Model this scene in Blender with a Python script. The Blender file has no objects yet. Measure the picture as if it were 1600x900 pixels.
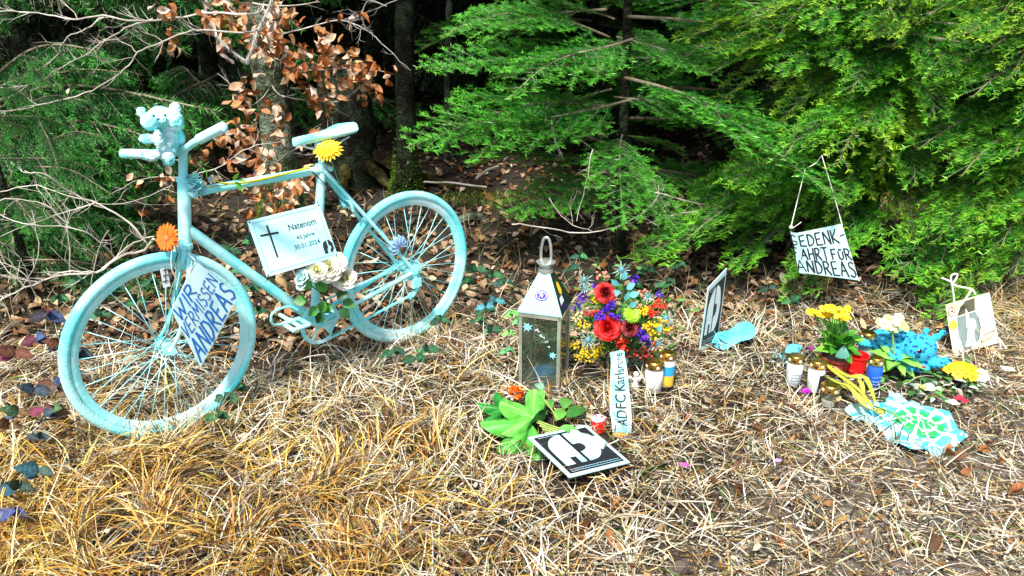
import bpy, math, random
import numpy as np
from mathutils import Vector, Matrix, noise
R = math.radians
sc = bpy.context.scene
col = sc.collection
# ------------------------------------------------------------------ camera, sky, sun, exposure
F0 = 1256.0; PITCH = R(22.6); CAMZ = 1.67
cd = bpy.data.cameras.new('camera'); cam = bpy.data.objects.new('camera', cd); col.objects.link(cam)
cam.location = (0, 0, CAMZ); cam.rotation_euler = (math.pi/2-PITCH, 0, 0)
cd.sensor_width = 36; cd.lens = 36*F0/1600; cd.clip_start = .05; cd.clip_end = 2000
sc.camera = cam
SUN_EL, SUN_AZ = R(58), R(200)          # azimuth clockwise from +Y: behind the camera, a little to the left
w = bpy.data.worlds.new('World'); sc.world = w; w.use_nodes = True
nt = w.node_tree; bg = nt.nodes['Background']; sky = nt.nodes.new('ShaderNodeTexSky')
sky.sky_type = 'NISHITA'; sky.sun_disc = False; sky.sun_elevation = SUN_EL; sky.sun_rotation = SUN_AZ
sky.air_density = 1.0; sky.dust_density = 3.0
nt.links.new(sky.outputs[0], bg.inputs[0]); bg.inputs[1].default_value = .115
sl = bpy.data.lights.new('sun', 'SUN'); sl.energy = 4.5; sl.angle = R(6); sl.color = (1, .95, .86)
so = bpy.data.objects.new('sun', sl); col.objects.link(so)
sd = Vector((math.sin(SUN_AZ)*math.cos(SUN_EL), math.cos(SUN_AZ)*math.cos(SUN_EL), math.sin(SUN_EL)))
so.rotation_euler = sd.to_track_quat('Z', 'Y').to_euler(); so.location = sd*20
sc.view_settings.view_transform = 'Standard'; sc.view_settings.look = 'None'
sc.view_settings.exposure = .74; sc.view_settings.gamma = 1
sc.cycles.max_bounces = 6; sc.cycles.diffuse_bounces = 3; sc.cycles.transparent_max_bounces = 12

# ------------------------------------------------------------------ measuring helpers (surveyed from the photograph)
cP, sP = math.cos(PITCH), math.sin(PITCH)
CAM = Vector((0, 0, CAMZ))
def ray(px, py):
    a = (px-800)/F0; u = -(py-450)/F0
    return Vector((a, cP+u*sP, -sP+u*cP))
def G(px, py, z=0):
    r = ray(px, py); return CAM+r*((z-CAMZ)/r.z)
def DY(px, py, Y):
    r = ray(px, py); return CAM+r*(Y/r.y)
def on_plane(px, py, o, n):
    r = ray(px, py); return CAM+r*((o-CAM).dot(n)/r.dot(n))
BF = Vector((-1.2814, 2.593, 0)); BU = Vector((.71658, .69751, 0)); BV = Vector((.69751, -.71658, 0))
def BW(u, v, w_): return BF+BU*u+BV*v+Vector((0, 0, w_))     # bicycle space: back, towards road, up
def PB(px, py, v=0): return on_plane(px, py, BF+BV*v, BV)

def hgt(x, y):
    near = .012*np.sin(3.1*x+1)*np.sin(2.7*y)+.008*np.sin(7*x+2*y)
    far = np.clip((y-4.2)/4, 0, 1)*(.05*np.sin(1.7*x+.5)*np.sin(1.3*y)+.10*np.sin(.6*x+1)*np.cos(.5*y))
    return near+far-.012

# ------------------------------------------------------------------ materials
MATS = {}
def mat(name, color=(.5, .5, .5), rough=.6, var=.15, scale=30, bump=0., bscale=None, attr=False, trans=0., metal=0., spec=.5,
        color2=None, tscale=None, alpha=None, coat=0., dirt=0.):
    if name in MATS: return MATS[name]
    m = bpy.data.materials.new(name); m.use_nodes = True; MATS[name] = m
    t = m.node_tree; N = t.nodes; L = t.links; b = N['Principled BSDF']
    b.inputs['Roughness'].default_value = rough; b.inputs['Metallic'].default_value = metal
    b.inputs['Specular IOR Level'].default_value = spec; b.inputs['Coat Weight'].default_value = coat
    tc = N.new('ShaderNodeTexCoord')
    nz = N.new('ShaderNodeTexNoise'); nz.inputs['Scale'].default_value = scale; nz.inputs['Detail'].default_value = 5
    L.new(tc.outputs['Object'], nz.inputs['Vector'])
    if attr:
        base = N.new('ShaderNodeAttribute'); base.attribute_name = 'col'; bo = base.outputs['Color']
    else:
        base = N.new('ShaderNodeMix'); base.data_type = 'RGBA'
        base.inputs[6].default_value = (*color, 1); base.inputs[7].default_value = (*(color2 or color), 1)
        n2 = N.new('ShaderNodeTexNoise'); n2.inputs['Scale'].default_value = tscale or scale*.4; n2.inputs['Detail'].default_value = 4
        L.new(tc.outputs['Object'], n2.inputs['Vector'])
        rp = N.new('ShaderNodeValToRGB'); rp.color_ramp.elements[0].position = .42; rp.color_ramp.elements[1].position = .58
        L.new(n2.outputs['Fac'], rp.inputs[0]); L.new(rp.outputs[0], base.inputs[0]); bo = base.outputs[2]
    if dirt:                       # specks of soil and scuffs that belong to the surface
        dn = N.new('ShaderNodeTexNoise'); dn.inputs['Scale'].default_value = 38; dn.inputs['Detail'].default_value = 8; dn.inputs['Roughness'].default_value = .7
        L.new(tc.outputs['Object'], dn.inputs['Vector'])
        dr_ = N.new('ShaderNodeValToRGB'); dr_.color_ramp.elements[0].position = .66-.14*dirt; dr_.color_ramp.elements[1].position = .74-.10*dirt; L.new(dn.outputs['Fac'], dr_.inputs[0])
        dm = N.new('ShaderNodeMix'); dm.data_type = 'RGBA'; L.new(dr_.outputs[0], dm.inputs[0]); L.new(bo, dm.inputs[6]); dm.inputs[7].default_value = (.16, .17, .13, 1); bo = dm.outputs[2]
    mr = N.new('ShaderNodeMapRange'); mr.inputs[1].default_value = .3; mr.inputs[2].default_value = .7
    mr.inputs[3].default_value = 1-var; mr.inputs[4].default_value = 1+var
    L.new(nz.outputs['Fac'], mr.inputs[0])
    mx = N.new('ShaderNodeVectorMath'); mx.operation = 'SCALE'
    L.new(bo, mx.inputs[0]); L.new(mr.outputs[0], mx.inputs['Scale'])
    L.new(mx.outputs[0], b.inputs['Base Color'])
    if bump:
        bn = N.new('ShaderNodeTexNoise'); bn.inputs['Scale'].default_value = bscale or scale*3; bn.inputs['Detail'].default_value = 6
        L.new(tc.outputs['Object'], bn.inputs['Vector'])
        bp = N.new('ShaderNodeBump'); bp.inputs['Strength'].default_value = bump; bp.inputs['Distance'].default_value = .01 if bump < .95 else .04
        L.new(bn.outputs['Fac'], bp.inputs['Height']); L.new(bp.outputs[0], b.inputs['Normal'])
    if trans:
        tr = N.new('ShaderNodeBsdfTranslucent'); L.new(mx.outputs[0], tr.inputs[0])
        ms = N.new('ShaderNodeMixShader'); ms.inputs[0].default_value = trans
        L.new(b.outputs[0], ms.inputs[1]); L.new(tr.outputs[0], ms.inputs[2])
        L.new(ms.outputs[0], N['Material Output'].inputs[0])
    if alpha is not None:
        tr = N.new('ShaderNodeBsdfTransparent'); ms = N.new('ShaderNodeMixShader'); ms.inputs[0].default_value = alpha
        L.new(tr.outputs[0], ms.inputs[1]); L.new(b.outputs[0], ms.inputs[2]); L.new(ms.outputs[0], N['Material Output'].inputs[0])
    return m
CY = (.30, .80, .86)
M_paint = mat('ghost_paint', (.20, .92, .97), .4, .05, 22, .15, 45, color2=(.48, .95, .98), tscale=6, dirt=.12)  # pale mottle puts white highlight streaks into the paint colour
M_paintw = mat('ghost_paint_pale', (.56, .93, .97), .5, .06, 30, .2, 60, color2=(.28, .86, .92), tscale=9)
M_tyre = mat('painted_rubber', (.15, .84, .90), .6, .06, 30, .25, 120, color2=(.50, .95, .98), tscale=3, dirt=.30)  # paler patches are highlights painted into the tyre
M_rim = mat('painted_rim', (.30, .88, .92), .45, .08, 25, .2, 60, color2=(.66, .95, .97), tscale=6, dirt=.2)
M_fluff = mat('painted_plush', (.24, .86, .92), .95, .2, 60, .9, 160, color2=(.70, .95, .97), tscale=16)
M_col = mat('coloured_petal', attr=True, rough=.55, var=.12, scale=60, trans=.2)
M_colh = mat('coloured_solid', attr=True, rough=.5, var=.1, scale=40)
M_leafg = mat('green_leaf', attr=True, rough=.45, spec=.35, var=.2, scale=30, trans=.2)
M_needle = mat('fir_needle', attr=True, rough=.42, var=.15, scale=6, trans=.28)
M_bark = mat('twig_bark', (.13, .10, .065), .85, .3, 20, .5, color2=(.26, .23, .16))
M_beech = mat('beech_bark', (.035, .045, .018), .9, .5, 22, 1., 70, spec=.15, color2=(.17, .21, .15), tscale=9)
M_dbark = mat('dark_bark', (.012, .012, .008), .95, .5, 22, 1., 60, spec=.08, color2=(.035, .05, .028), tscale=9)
M_moss = mat('moss', (.07, .15, .015), .95, .4, 50, 1., 120, color2=(.03, .07, .012))
M_straw = mat('straw', attr=True, rough=.55, var=.18, scale=9, trans=.15)
M_litter = mat('dry_leaf', attr=True, rough=.55, spec=.3, bump=.4, bscale=150, var=.22, scale=40, trans=.12)
M_twig = mat('pale_twig', (.60, .56, .50), .8, .25, 12, .3, color2=(.34, .31, .26), tscale=5)
M_white = mat('white_board', (.56, .80, .83), .45, .06, 10, color2=(.44, .72, .78), tscale=14, dirt=.3)
M_paper = mat('paper', (.78, .86, .88), .6, .05, 8, color2=(.55, .78, .84), tscale=3)
M_black = mat('black_print', (.012, .014, .018), .5, .2, 40)
M_blueink = mat('blue_marker', (.005, .14, .50), .5, .2, 60)
M_steel = mat('polished_steel', (.62, .66, .64), .28, .15, 20, metal=.75)
M_glass = mat('lantern_glass', (.03, .055, .035), .06, .2, 8, alpha=.38, spec=.8, color2=(.08, .11, .07), tscale=4)
M_gold = mat('gold_lid', (.75, .47, .12), .28, .2, 60, .1, metal=1)
M_string = mat('white_string', (.75, .72, .66), .8)

# ------------------------------------------------------------------ mesh builder
class MB:
    def __init__(s): s.v = []; s.f = []; s.m = []; s.c = []; s.cc = (1, 1, 1)
    def add(s, vs, fs, mi=0, c=None):
        b = len(s.v); s.v += [tuple(v) for v in vs]; s.f += [[i+b for i in f] for f in fs]; s.m += [mi]*len(fs)
        s.c += [tuple(c or s.cc)]*len(vs); return s
    def tube(s, path, r, n=8, mi=0, c=None, cap=True, closed=False):
        P = [Vector(p) for p in path]; k = len(P); rs = r if hasattr(r, '__len__') else [r]*k
        vs = []; up = None
        for i, p in enumerate(P):
            t = (P[(i+1) % k]-P[i-1]) if (closed or 0 < i < k-1) else (P[1]-P[0] if i == 0 else P[-1]-P[-2])
            if t.length < 1e-9: t = Vector((0, 0, 1))
            t.normalize()
            if up is None: up = t.orthogonal().normalized()
            up = (up-t*up.dot(t)); up = up.normalized() if up.length > 1e-6 else t.orthogonal().normalized()
            b = t.cross(up)
            for j in range(n):
                a = 2*math.pi*j/n; vs.append(p+(up*math.cos(a)+b*math.sin(a))*rs[i])
        fs = []
        for i in range(k if closed else k-1):
            i2 = (i+1) % k
            for j in range(n):
                j2 = (j+1) % n; fs.append((i*n+j, i*n+j2, i2*n+j2, i2*n+j))
        if cap and not closed: fs.append(tuple(range(n-1, -1, -1))); fs.append(tuple((k-1)*n+j for j in range(n)))
        return s.add(vs, fs, mi, c)
    def lathe(s, prof, M=Matrix(), n=20, mi=0, c=None, squash=None):
        vs = []; k = len(prof)
        for r_, z in prof:
            for j in range(n):
                a = 2*math.pi*j/n; vs.append(M @ Vector((r_*math.cos(a), r_*math.sin(a), z)))
        fs = [(i*n+j, i*n+(j+1) % n, (i+1)*n+(j+1) % n, (i+1)*n+j) for i in range(k-1) for j in range(n)]
        if prof[0][0] > 1e-5: fs.append(tuple(range(n-1, -1, -1)))
        if prof[-1][0] > 1e-5: fs.append(tuple((k-1)*n+j for j in range(n)))
        return s.add(vs, fs, mi, c)
    def ell(s, ce, rad, M=Matrix(), nu=12, nv=8, mi=0, c=None):
        rad = rad if hasattr(rad, '__len__') else (rad,)*3; vs = []; ce = Vector(ce); M3 = M.to_3x3()
        for i in range(nv+1):
            th = math.pi*i/nv
            for j in range(nu):
                a = 2*math.pi*j/nu
                vs.append(ce+M3 @ Vector((rad[0]*math.sin(th)*math.cos(a), rad[1]*math.sin(th)*math.sin(a), rad[2]*math.cos(th))))
        fs = [(i*nu+j, (i+1)*nu+j, (i+1)*nu+(j+1) % nu, i*nu+(j+1) % nu) for i in range(nv) for j in range(nu)]
        return s.add(vs, fs, mi, c)
    def prism(s, pts, th, M=Matrix(), mi=0, c=None):       # outline in xy, thickness along z
        n = len(pts); vs = [M @ Vector((x, y, 0)) for x, y in pts]+[M @ Vector((x, y, th)) for x, y in pts]
        fs = [tuple(range(n-1, -1, -1)), tuple(range(n, 2*n))]+[(i, (i+1) % n, n+(i+1) % n, n+i) for i in range(n)]
        return s.add(vs, fs, mi, c)
    def box(s, lo, hi, M=Matrix(), mi=0, c=None):
        x0, y0, z0 = lo; x1, y1, z1 = hi
        return s.prism([(x0, y0), (x1, y0), (x1, y1), (x0, y1)], z1-z0, M @ Matrix.Translation((0, 0, z0)), mi, c)
    def leaf(s, M, L, W, curl=0., fold=.2, n=5, c=None, mi=0, tip=.9, wave=0., c2=None):
        vs = []; z = 0; y = 0; a = 0; cs = []
        for i in range(n+1):
            t = i/n; wd = W*.5*math.sin(math.pi*min(t**tip, 1))+.0004
            if i: a += curl/n; y += math.cos(a)*L/n; z += -math.sin(a)*L/n
            zz = wave*math.sin(t*9)*W
            vs += [M @ Vector((-wd, y, z+wd*fold+zz)), M @ Vector((0, y, z)), M @ Vector((wd, y, z+wd*fold-zz))]
        fs = []
        for i in range(n): b = i*3; fs += [(b, b+1, b+4, b+3), (b+1, b+2, b+5, b+4)]
        s.add(vs, fs, mi, c)
        if c2:
            for i in range(n+1): s.c[-3*(n+1)+3*i+1] = tuple(c2)
        return s
    def build(s, name, ms, parent=None, local=False, sharp=40, attr=None):
        me = bpy.data.meshes.new(name)
        vs = s.v
        if parent is not None and not local:
            root = parent
            while root.parent is not None: root = root.parent
            inv = root.matrix_basis.inverted(); vs = [inv @ Vector(v) for v in vs]
        me.from_pydata([tuple(v) for v in vs], [], s.f)
        for m in (ms if isinstance(ms, (list, tuple)) else [ms]): me.materials.append(m)
        me.polygons.foreach_set('material_index', s.m)
        ca = me.color_attributes.new('col', 'FLOAT_COLOR', 'POINT')
        ca.data.foreach_set('color', np.array([(*c, 1) for c in s.c], dtype=np.float32).ravel())
        me.polygons.foreach_set('use_smooth', [True]*len(me.polygons))
        if sharp: me.set_sharp_from_angle(angle=R(sharp))
        me.update()
        o = bpy.data.objects.new(name, me); col.objects.link(o); o.parent = parent
        return o
def tag(o, label=None, cat=None, group=None, kind=None):
    for k, v in (('label', label), ('category', cat), ('group', group), ('kind', kind)):
        if v: o[k] = v
    return o
def thing(name, label, cat, loc=(0, 0, 0), rz=0, group=None):
    o = bpy.data.objects.new(name, None); o.empty_display_size = .05; col.objects.link(o)
    o.location = loc; o.rotation_euler = (0, 0, rz)
    o.matrix_basis = Matrix.Translation(loc) @ Matrix.Rotation(rz, 4, 'Z')
    return tag(o, label, cat, group)
def frame(p, y, up=(0, 0, 1)):                     # matrix whose Y runs along y
    y = Vector(y).normalized(); up = Vector(up); x = y.cross(up)
    if x.length < 1e-4: x = y.cross(Vector((1, 0, 0)))
    x.normalize(); z = x.cross(y)
    m = Matrix((x, y, z)).transposed().to_4x4(); m.translation = Vector(p); return m
def zframe(p, z, x=(1, 0, 0)):                     # matrix whose Z runs along z
    z = Vector(z).normalized(); x = Vector(x); x = (x-z*x.dot(z))
    if x.length < 1e-4: x = z.orthogonal()
    x.normalize(); y = z.cross(x); m = Matrix((x, y, z)).transposed().to_4x4(); m.translation = Vector(p); return m
def jit(c, a, rn=random): 
    k = 1+rn.uniform(-a, a); return tuple(min(1, max(0, q*k*(1+rn.uniform(-a, a)*.4))) for q in c)
def np_mesh(name, V, Fq, C, m, nper=4, kind='stuff', parent=None):
    me = bpy.data.meshes.new(name); nv = len(V); nf = len(Fq)
    me.vertices.add(nv); me.vertices.foreach_set('co', V.astype(np.float32).ravel())
    me.loops.add(nf*nper); me.loops.foreach_set('vertex_index', Fq.astype(np.int32).ravel())
    me.polygons.add(nf); me.polygons.foreach_set('loop_start', np.arange(0, nf*nper, nper, dtype=np.int32))
    me.update(calc_edges=True)
    ca = me.color_attributes.new('col', 'FLOAT_COLOR', 'POINT')
    ca.data.foreach_set('color', np.hstack([C, np.ones((nv, 1))]).astype(np.float32).ravel())
    me.materials.append(m); o = bpy.data.objects.new(name, me); col.objects.link(o)
    if kind: o['kind'] = kind
    if parent: o.parent = parent
    return o
def subdivide(path, k=4, jitter=0., rn=random):     # Catmull-Rom
    P = [Vector(p) for p in path]; out = []
    for i in range(len(P)-1):
        p0 = P[max(i-1, 0)]; p1 = P[i]; p2 = P[i+1]; p3 = P[min(i+2, len(P)-1)]
        for j in range(k):
            t = j/k; out.append(.5*((2*p1)+(p2-p0)*t+(2*p0-5*p1+4*p2-p3)*t*t+(3*p1-p0-3*p2+p3)*t**3))
    out.append(P[-1])
    if jitter: out = [p+Vector((rn.uniform(-1, 1), rn.uniform(-1, 1), rn.uniform(-1, 1)))*jitter for p in out]
    return out

# ------------------------------------------------------------------ ground
def build_ground():
    xs = np.concatenate([-np.geomspace(400, 5.2, 22), np.arange(-5, 5.01, .07), np.geomspace(5.2, 400, 22)])
    ys = np.concatenate([-np.geomspace(300, 1, 12), np.arange(0, 9, .07), np.geomspace(9.2, 600, 30)])
    X, Y = np.meshgrid(xs, ys); Z = hgt(X, Y)
    V = np.stack([X, Y, Z], -1).reshape(-1, 3); nx = len(xs)
    i, j = np.meshgrid(np.arange(len(ys)-1), np.arange(nx-1), indexing='ij'); a = (i*nx+j).ravel()
    Fq = np.stack([a, a+1, a+nx+1, a+nx], -1)
    m = bpy.data.materials.new('soil'); m.use_nodes = True; t = m.node_tree; N = t.nodes; L = t.links; b = N['Principled BSDF']
    b.inputs['Roughness'].default_value = .95
    tc = N.new('ShaderNodeTexCoord'); n1 = N.new('ShaderNodeTexNoise'); n1.inputs['Scale'].default_value = 14; n1.inputs['Detail'].default_value = 8
    n2 = N.new('ShaderNodeTexNoise'); n2.inputs['Scale'].default_value = 1.4; n2.inputs['Detail'].default_value = 4
    n3 = N.new('ShaderNodeTexVoronoi'); n3.inputs['Scale'].default_value = 60
    for q in (n1, n2, n3): L.new(tc.outputs['Object'], q.inputs['Vector'])
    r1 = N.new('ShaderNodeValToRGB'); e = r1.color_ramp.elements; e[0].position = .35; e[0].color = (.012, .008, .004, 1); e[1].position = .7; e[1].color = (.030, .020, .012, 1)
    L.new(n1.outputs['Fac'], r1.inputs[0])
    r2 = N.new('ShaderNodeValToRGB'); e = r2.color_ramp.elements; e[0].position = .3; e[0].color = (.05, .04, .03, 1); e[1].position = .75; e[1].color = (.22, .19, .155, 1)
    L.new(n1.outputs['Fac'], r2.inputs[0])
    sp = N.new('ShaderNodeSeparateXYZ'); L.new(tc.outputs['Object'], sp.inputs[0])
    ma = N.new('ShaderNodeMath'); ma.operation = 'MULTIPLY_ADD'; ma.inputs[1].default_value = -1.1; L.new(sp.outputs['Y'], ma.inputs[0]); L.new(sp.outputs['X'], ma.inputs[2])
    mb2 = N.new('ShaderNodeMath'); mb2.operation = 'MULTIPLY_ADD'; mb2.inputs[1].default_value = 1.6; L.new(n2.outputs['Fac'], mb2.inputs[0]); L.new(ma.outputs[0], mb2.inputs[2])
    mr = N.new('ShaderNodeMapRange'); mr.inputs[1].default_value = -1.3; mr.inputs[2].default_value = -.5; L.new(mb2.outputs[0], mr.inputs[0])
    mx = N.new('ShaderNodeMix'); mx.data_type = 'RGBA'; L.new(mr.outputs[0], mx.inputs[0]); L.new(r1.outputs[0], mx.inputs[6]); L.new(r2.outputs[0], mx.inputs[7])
    L.new(mx.outputs[2], b.inputs['Base Color'])
    bp = N.new('ShaderNodeBump'); bp.inputs['Strength'].default_value = 1; bp.inputs['Distance'].default_value = .02
    L.new(n1.outputs['Fac'], bp.inputs['Height']); L.new(bp.outputs[0], b.inputs['Normal'])
    o = np_mesh('ground', V, Fq, np.ones((len(V), 3)), m, kind='structure'); o.data.polygons.foreach_set('use_smooth', [True]*len(Fq))
    return o
build_ground()

# ------------------------------------------------------------------ grass, litter, gravel (numpy)
rs = np.random.default_rng(7)
def blades(name, x, y, L, W, az, t0, k, C, z0=0., m=6, twist=.6, mat_=None, az_curve=.8):
    n = len(x); s = np.linspace(0, 1, m+1)
    th = np.minimum(t0[:, None]+k[:, None]*s[None], 1.72)
    A = az[:, None]+(rs.normal(0, az_curve, n))[:, None]*s[None]
    d = (L/m)[:, None]
    dx = np.sin(th)*np.cos(A)*d; dy = np.sin(th)*np.sin(A)*d; dz = np.cos(th)*d
    px = x[:, None]+np.cumsum(dx, 1)-dx; py = y[:, None]+np.cumsum(dy, 1)-dy
    pz = (hgt(x, y)+z0)[:, None]+np.cumsum(dz, 1)-dz
    gz = hgt(px, py)+.004+rs.uniform(0, .012, n)[:, None]
    pz = np.where(pz < gz, gz, pz)
    wd = W[:, None]*.5*np.clip(1.15-s**2.2, .12, 1)[None]*np.minimum(1, .5+s*4)[None]
    rol = rs.uniform(-1, 1, n)[:, None]*twist+s[None]*rs.normal(0, .8, n)[:, None]
    sx = -np.sin(A)*np.cos(rol); sy = np.cos(A)*np.cos(rol); sz = np.sin(rol)
    Lf = np.stack([px-sx*wd, py-sy*wd, pz-sz*wd], -1); Rt = np.stack([px+sx*wd, py+sy*wd, pz+sz*wd], -1)
    V = np.stack([Lf, Rt], 2).reshape(-1, 3)
    base = (np.arange(n)*(m+1)*2)[:, None]; q = np.arange(m)[None]*2
    a = (base+q).ravel(); Fq = np.stack([a, a+1, a+3, a+2], -1)
    CC = np.repeat(C, (m+1)*2, axis=0)
    return np_mesh(name, V, Fq, CC, mat_ or M_straw)
def pal(n, cols, wts, var=.2):
    c = np.array(cols)[rs.choice(len(cols), n, p=np.array(wts)/sum(wts))]
    return np.clip(c*(1+rs.normal(0, var, (n, 1)))*(1+rs.normal(0, .05, (n, 3))), 0, 1)
def edge_y(x): return 3.66-.46*(1-1/(1+np.exp(-(x+.62)*6)))+.12*np.sin(2.2*x)+np.where(x > 1.2, (x-1.2)*.5, 0)+0
def in_objects(x, y, f=1.):
    bad = np.zeros(len(x), bool)
    for cx, cy, r_ in CLEAR: bad |= (x-cx)**2+(y-cy)**2 < (r_*f)**2
    return bad
CLEAR = [(1.18, 2.92, .07), (1.26, 2.86, .09), (1.30, 2.75, .09), (1.50, 2.92, .07), (1.48, 3.02, .07), (1.36, 3.0, .08), (.58, 2.86, .07), (.64, 2.85, .05), (.45, 2.7, .06), (.42, 2.6, .06), (1.68, 2.98, .09), (1.60, 3.0, .08), (1.87, 2.92, .10), (1.75, 2.92, .10), (.3, 2.52, .07), (.15, 2.6, .1), (0, 2.6, .12), (1.55, 2.78, .1), (.33, 2.95, .1), (.12, 2.95, .11), (.22, 2.38, .17), (.33, 2.37, .12), (1.50, 2.66, .15), (1.64, 2.68, .13), (.05, 2.68, .09), (1.75, 3.05, .12), (1.4, 3.12, .08), (1.03, 3.33, .09)]
def scat(n, x0, x1, y0, y1):
    y = rs.uniform(y0, y1, n); x = rs.uniform(x0, x1, n)
    k = np.abs(x) < .66*(y*.92+.75)+.25; return x[k], y[k]
STRAW = [(.46, .37, .20), (.42, .22, .04), (.62, .57, .43), (.15, .07, .02), (.50, .34, .09), (.09, .17, .025), (.022, .016, .009)]  # darkest tones put the shade of the gaps into the blade colour
def grass():
    # tufts of long bent blades
    X = []; Y = []; AZ = []; LL = []
    tx, ty = scat(2300, -3.2, 3.4, 1.5, 4.2)
    keep = (ty < edge_y(tx)) & (rs.random(len(tx)) < np.clip(1.15-.75*np.clip((tx-1.0*ty+1.75)/1.2, 0, 1), .2, 1))
    tx, ty = tx[keep], ty[keep]
    for a, b in zip(tx, ty):
        n = rs.integers(8, 26); bias = rs.uniform(0, 6.28); X.append(a+rs.normal(0, .03, n)); Y.append(b+rs.normal(0, .03, n))
        AZ.append(bias+rs.normal(0, .9, n)); LL.append(rs.uniform(.5, 1.15, n)*rs.uniform(.10, .26)*(1 if a < .3 else .66))
    X = np.concatenate(X); Y = np.concatenate(Y); AZ = np.concatenate(AZ); LL = np.concatenate(LL)
    k = ~in_objects(X, Y); X, Y, AZ, LL = X[k], Y[k], AZ[k], LL[k]; n = len(X)
    gold = np.clip(1-(X+1.9)/2.6, 0, 1)*np.clip((3.1-Y)/1.0, 0, 1)
    g = rs.random(n) < gold
    C = np.where(g[:, None], pal(n, [(.62, .45, .10), (.50, .27, .03), (.68, .60, .34), (.18, .07, .015), (.64, .45, .06)], [4, 4, 2.5, 4, 4]), pal(n, [(.56, .49, .33), (.42, .22, .04), (.68, .65, .55), (.15, .07, .02), (.45, .30, .08), (.09, .17, .025), (.022, .016, .009)], [5, .8, 8, 2.6, .9, .7, 2.6]))  # near-black blades stand for shaded gaps between tufts
    tag(blades('dry_grass', X, Y, LL, rs.uniform(.0022, .0056, n), AZ, rs.uniform(.45, 1.25, n), rs.uniform(.3, 1.5, n), C),
        'dry straw-coloured grass in bent tufts over the whole verge', 'grass')
    # long golden arching tufts of the near left
    X = []; Y = []; AZ = []; LL = []
    for a, b in zip(rs.uniform(-1.75, -.2, 36), rs.uniform(1.75, 2.45, 36)):
        n = rs.integers(40, 80); bias = rs.uniform(0, 6.28); X.append(a+rs.normal(0, .025, n)); Y.append(b+rs.normal(0, .025, n)); AZ.append(bias+rs.normal(0, .55, n)); LL.append(rs.uniform(.5, 1.1, n)*rs.uniform(.20, .30))
    X = np.concatenate(X); Y = np.concatenate(Y); AZ = np.concatenate(AZ); LL = np.concatenate(LL); n = len(X)
    tag(blades('golden_grass', X, Y, LL, rs.uniform(.0026, .0058, n), AZ, rs.uniform(.1, .7, n), rs.uniform(1.0, 2.0, n), pal(n, [(.56, .36, .06), (.42, .20, .025), (.60, .48, .20), (.14, .055, .012), (.60, .52, .34), (.03, .02, .01)], [4, 4, 3, 4, 2, 2]), m=8),
        'long golden grass arching over in thick tufts at the near left', 'grass')
    # tufts standing against the wheels
    for u0, v0, sp_, k_ in ((.03, .03, .17, 260), (1.125, .03, .17, 260), (.03, .10, .12, 150), (.6, .05, .25, 160)):
        n = k_; uu = rs.normal(u0, sp_, n); vv = rs.normal(v0, .05, n); X = BF.x+BU.x*uu+BV.x*vv; Y = BF.y+BU.y*uu+BV.y*vv
        tag(blades('wheel_grass', X, Y, rs.uniform(.07, .20, n), rs.uniform(.0025, .005, n), rs.uniform(0, 6.28, n), rs.uniform(.1, .9, n), rs.uniform(.4, 1.6, n), pal(n, STRAW, [5, 1, 6, 1, 2, .6, .3])),
            'dry grass grown up against the bicycle and its wheels', 'grass')
    # matted lying stems
    X, Y = scat(36000, -3.2, 3.5, 1.5, 4.4); k = (Y < edge_y(X)+rs.normal(0, .12, len(X))) & ~in_objects(X, Y, .55)
    X, Y = X[k], Y[k]; n = len(X)
    gold = np.clip(1-(X+1.9)/2.6, 0, 1)*np.clip((3.1-Y)/1.0, 0, 1); g = rs.random(n) < gold
    C = np.where(g[:, None], pal(n, STRAW, [3, 4, 2, 4, 3, .2, 4]), pal(n, STRAW, [5, .8, 6, 3, .8, .5, 5]))
    tag(blades('matted_straw', X, Y, rs.uniform(.05, .19, n), rs.uniform(.0018, .0046, n), rs.uniform(0, 6.28, n), rs.uniform(1.25, 1.6, n),
               rs.uniform(-.3, .35, n), C, z0=rs.uniform(.002, .04, n), m=4), 'flattened mat of dead stems lying between the grass tufts', 'dead grass')
    # dark green / dead undergrowth at the wood's edge
    X, Y = scat(5200, -4, 4.6, 3.4, 5.6); n = len(X)
    C = pal(n, [(.28, .2, .11), (.05, .12, .02), (.45, .38, .26), (.03, .05, .015)], [3, 3, 2, 3])
    tag(blades('edge_grass', X, Y, rs.uniform(.08, .26, n), rs.uniform(.002, .004, n), rs.uniform(0, 6.28, n), rs.uniform(.1, 1.2, n),
               rs.uniform(.3, 1.4, n), C), 'thin straggly grass at the edge of the wood', 'grass')
    # bright straw on the far right bank
    n = 9000; X = rs.uniform(2.3, 4.6, n); Y = rs.uniform(2.9, 5.6, n); 
    C = pal(n, STRAW, [5, 3, 6, 1, 3, .7, .3])
    tag(blades('bank_grass', X, Y, rs.uniform(.08, .24, n), rs.uniform(.0025, .005, n), rs.uniform(0, 6.28, n), rs.uniform(.4, 1.3, n),
               rs.uniform(.3, 1.4, n), C, z0=rs.uniform(0, .05, n), m=5), 'bright yellow straw grass on the bank behind the drawn card', 'grass')
grass()
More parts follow.
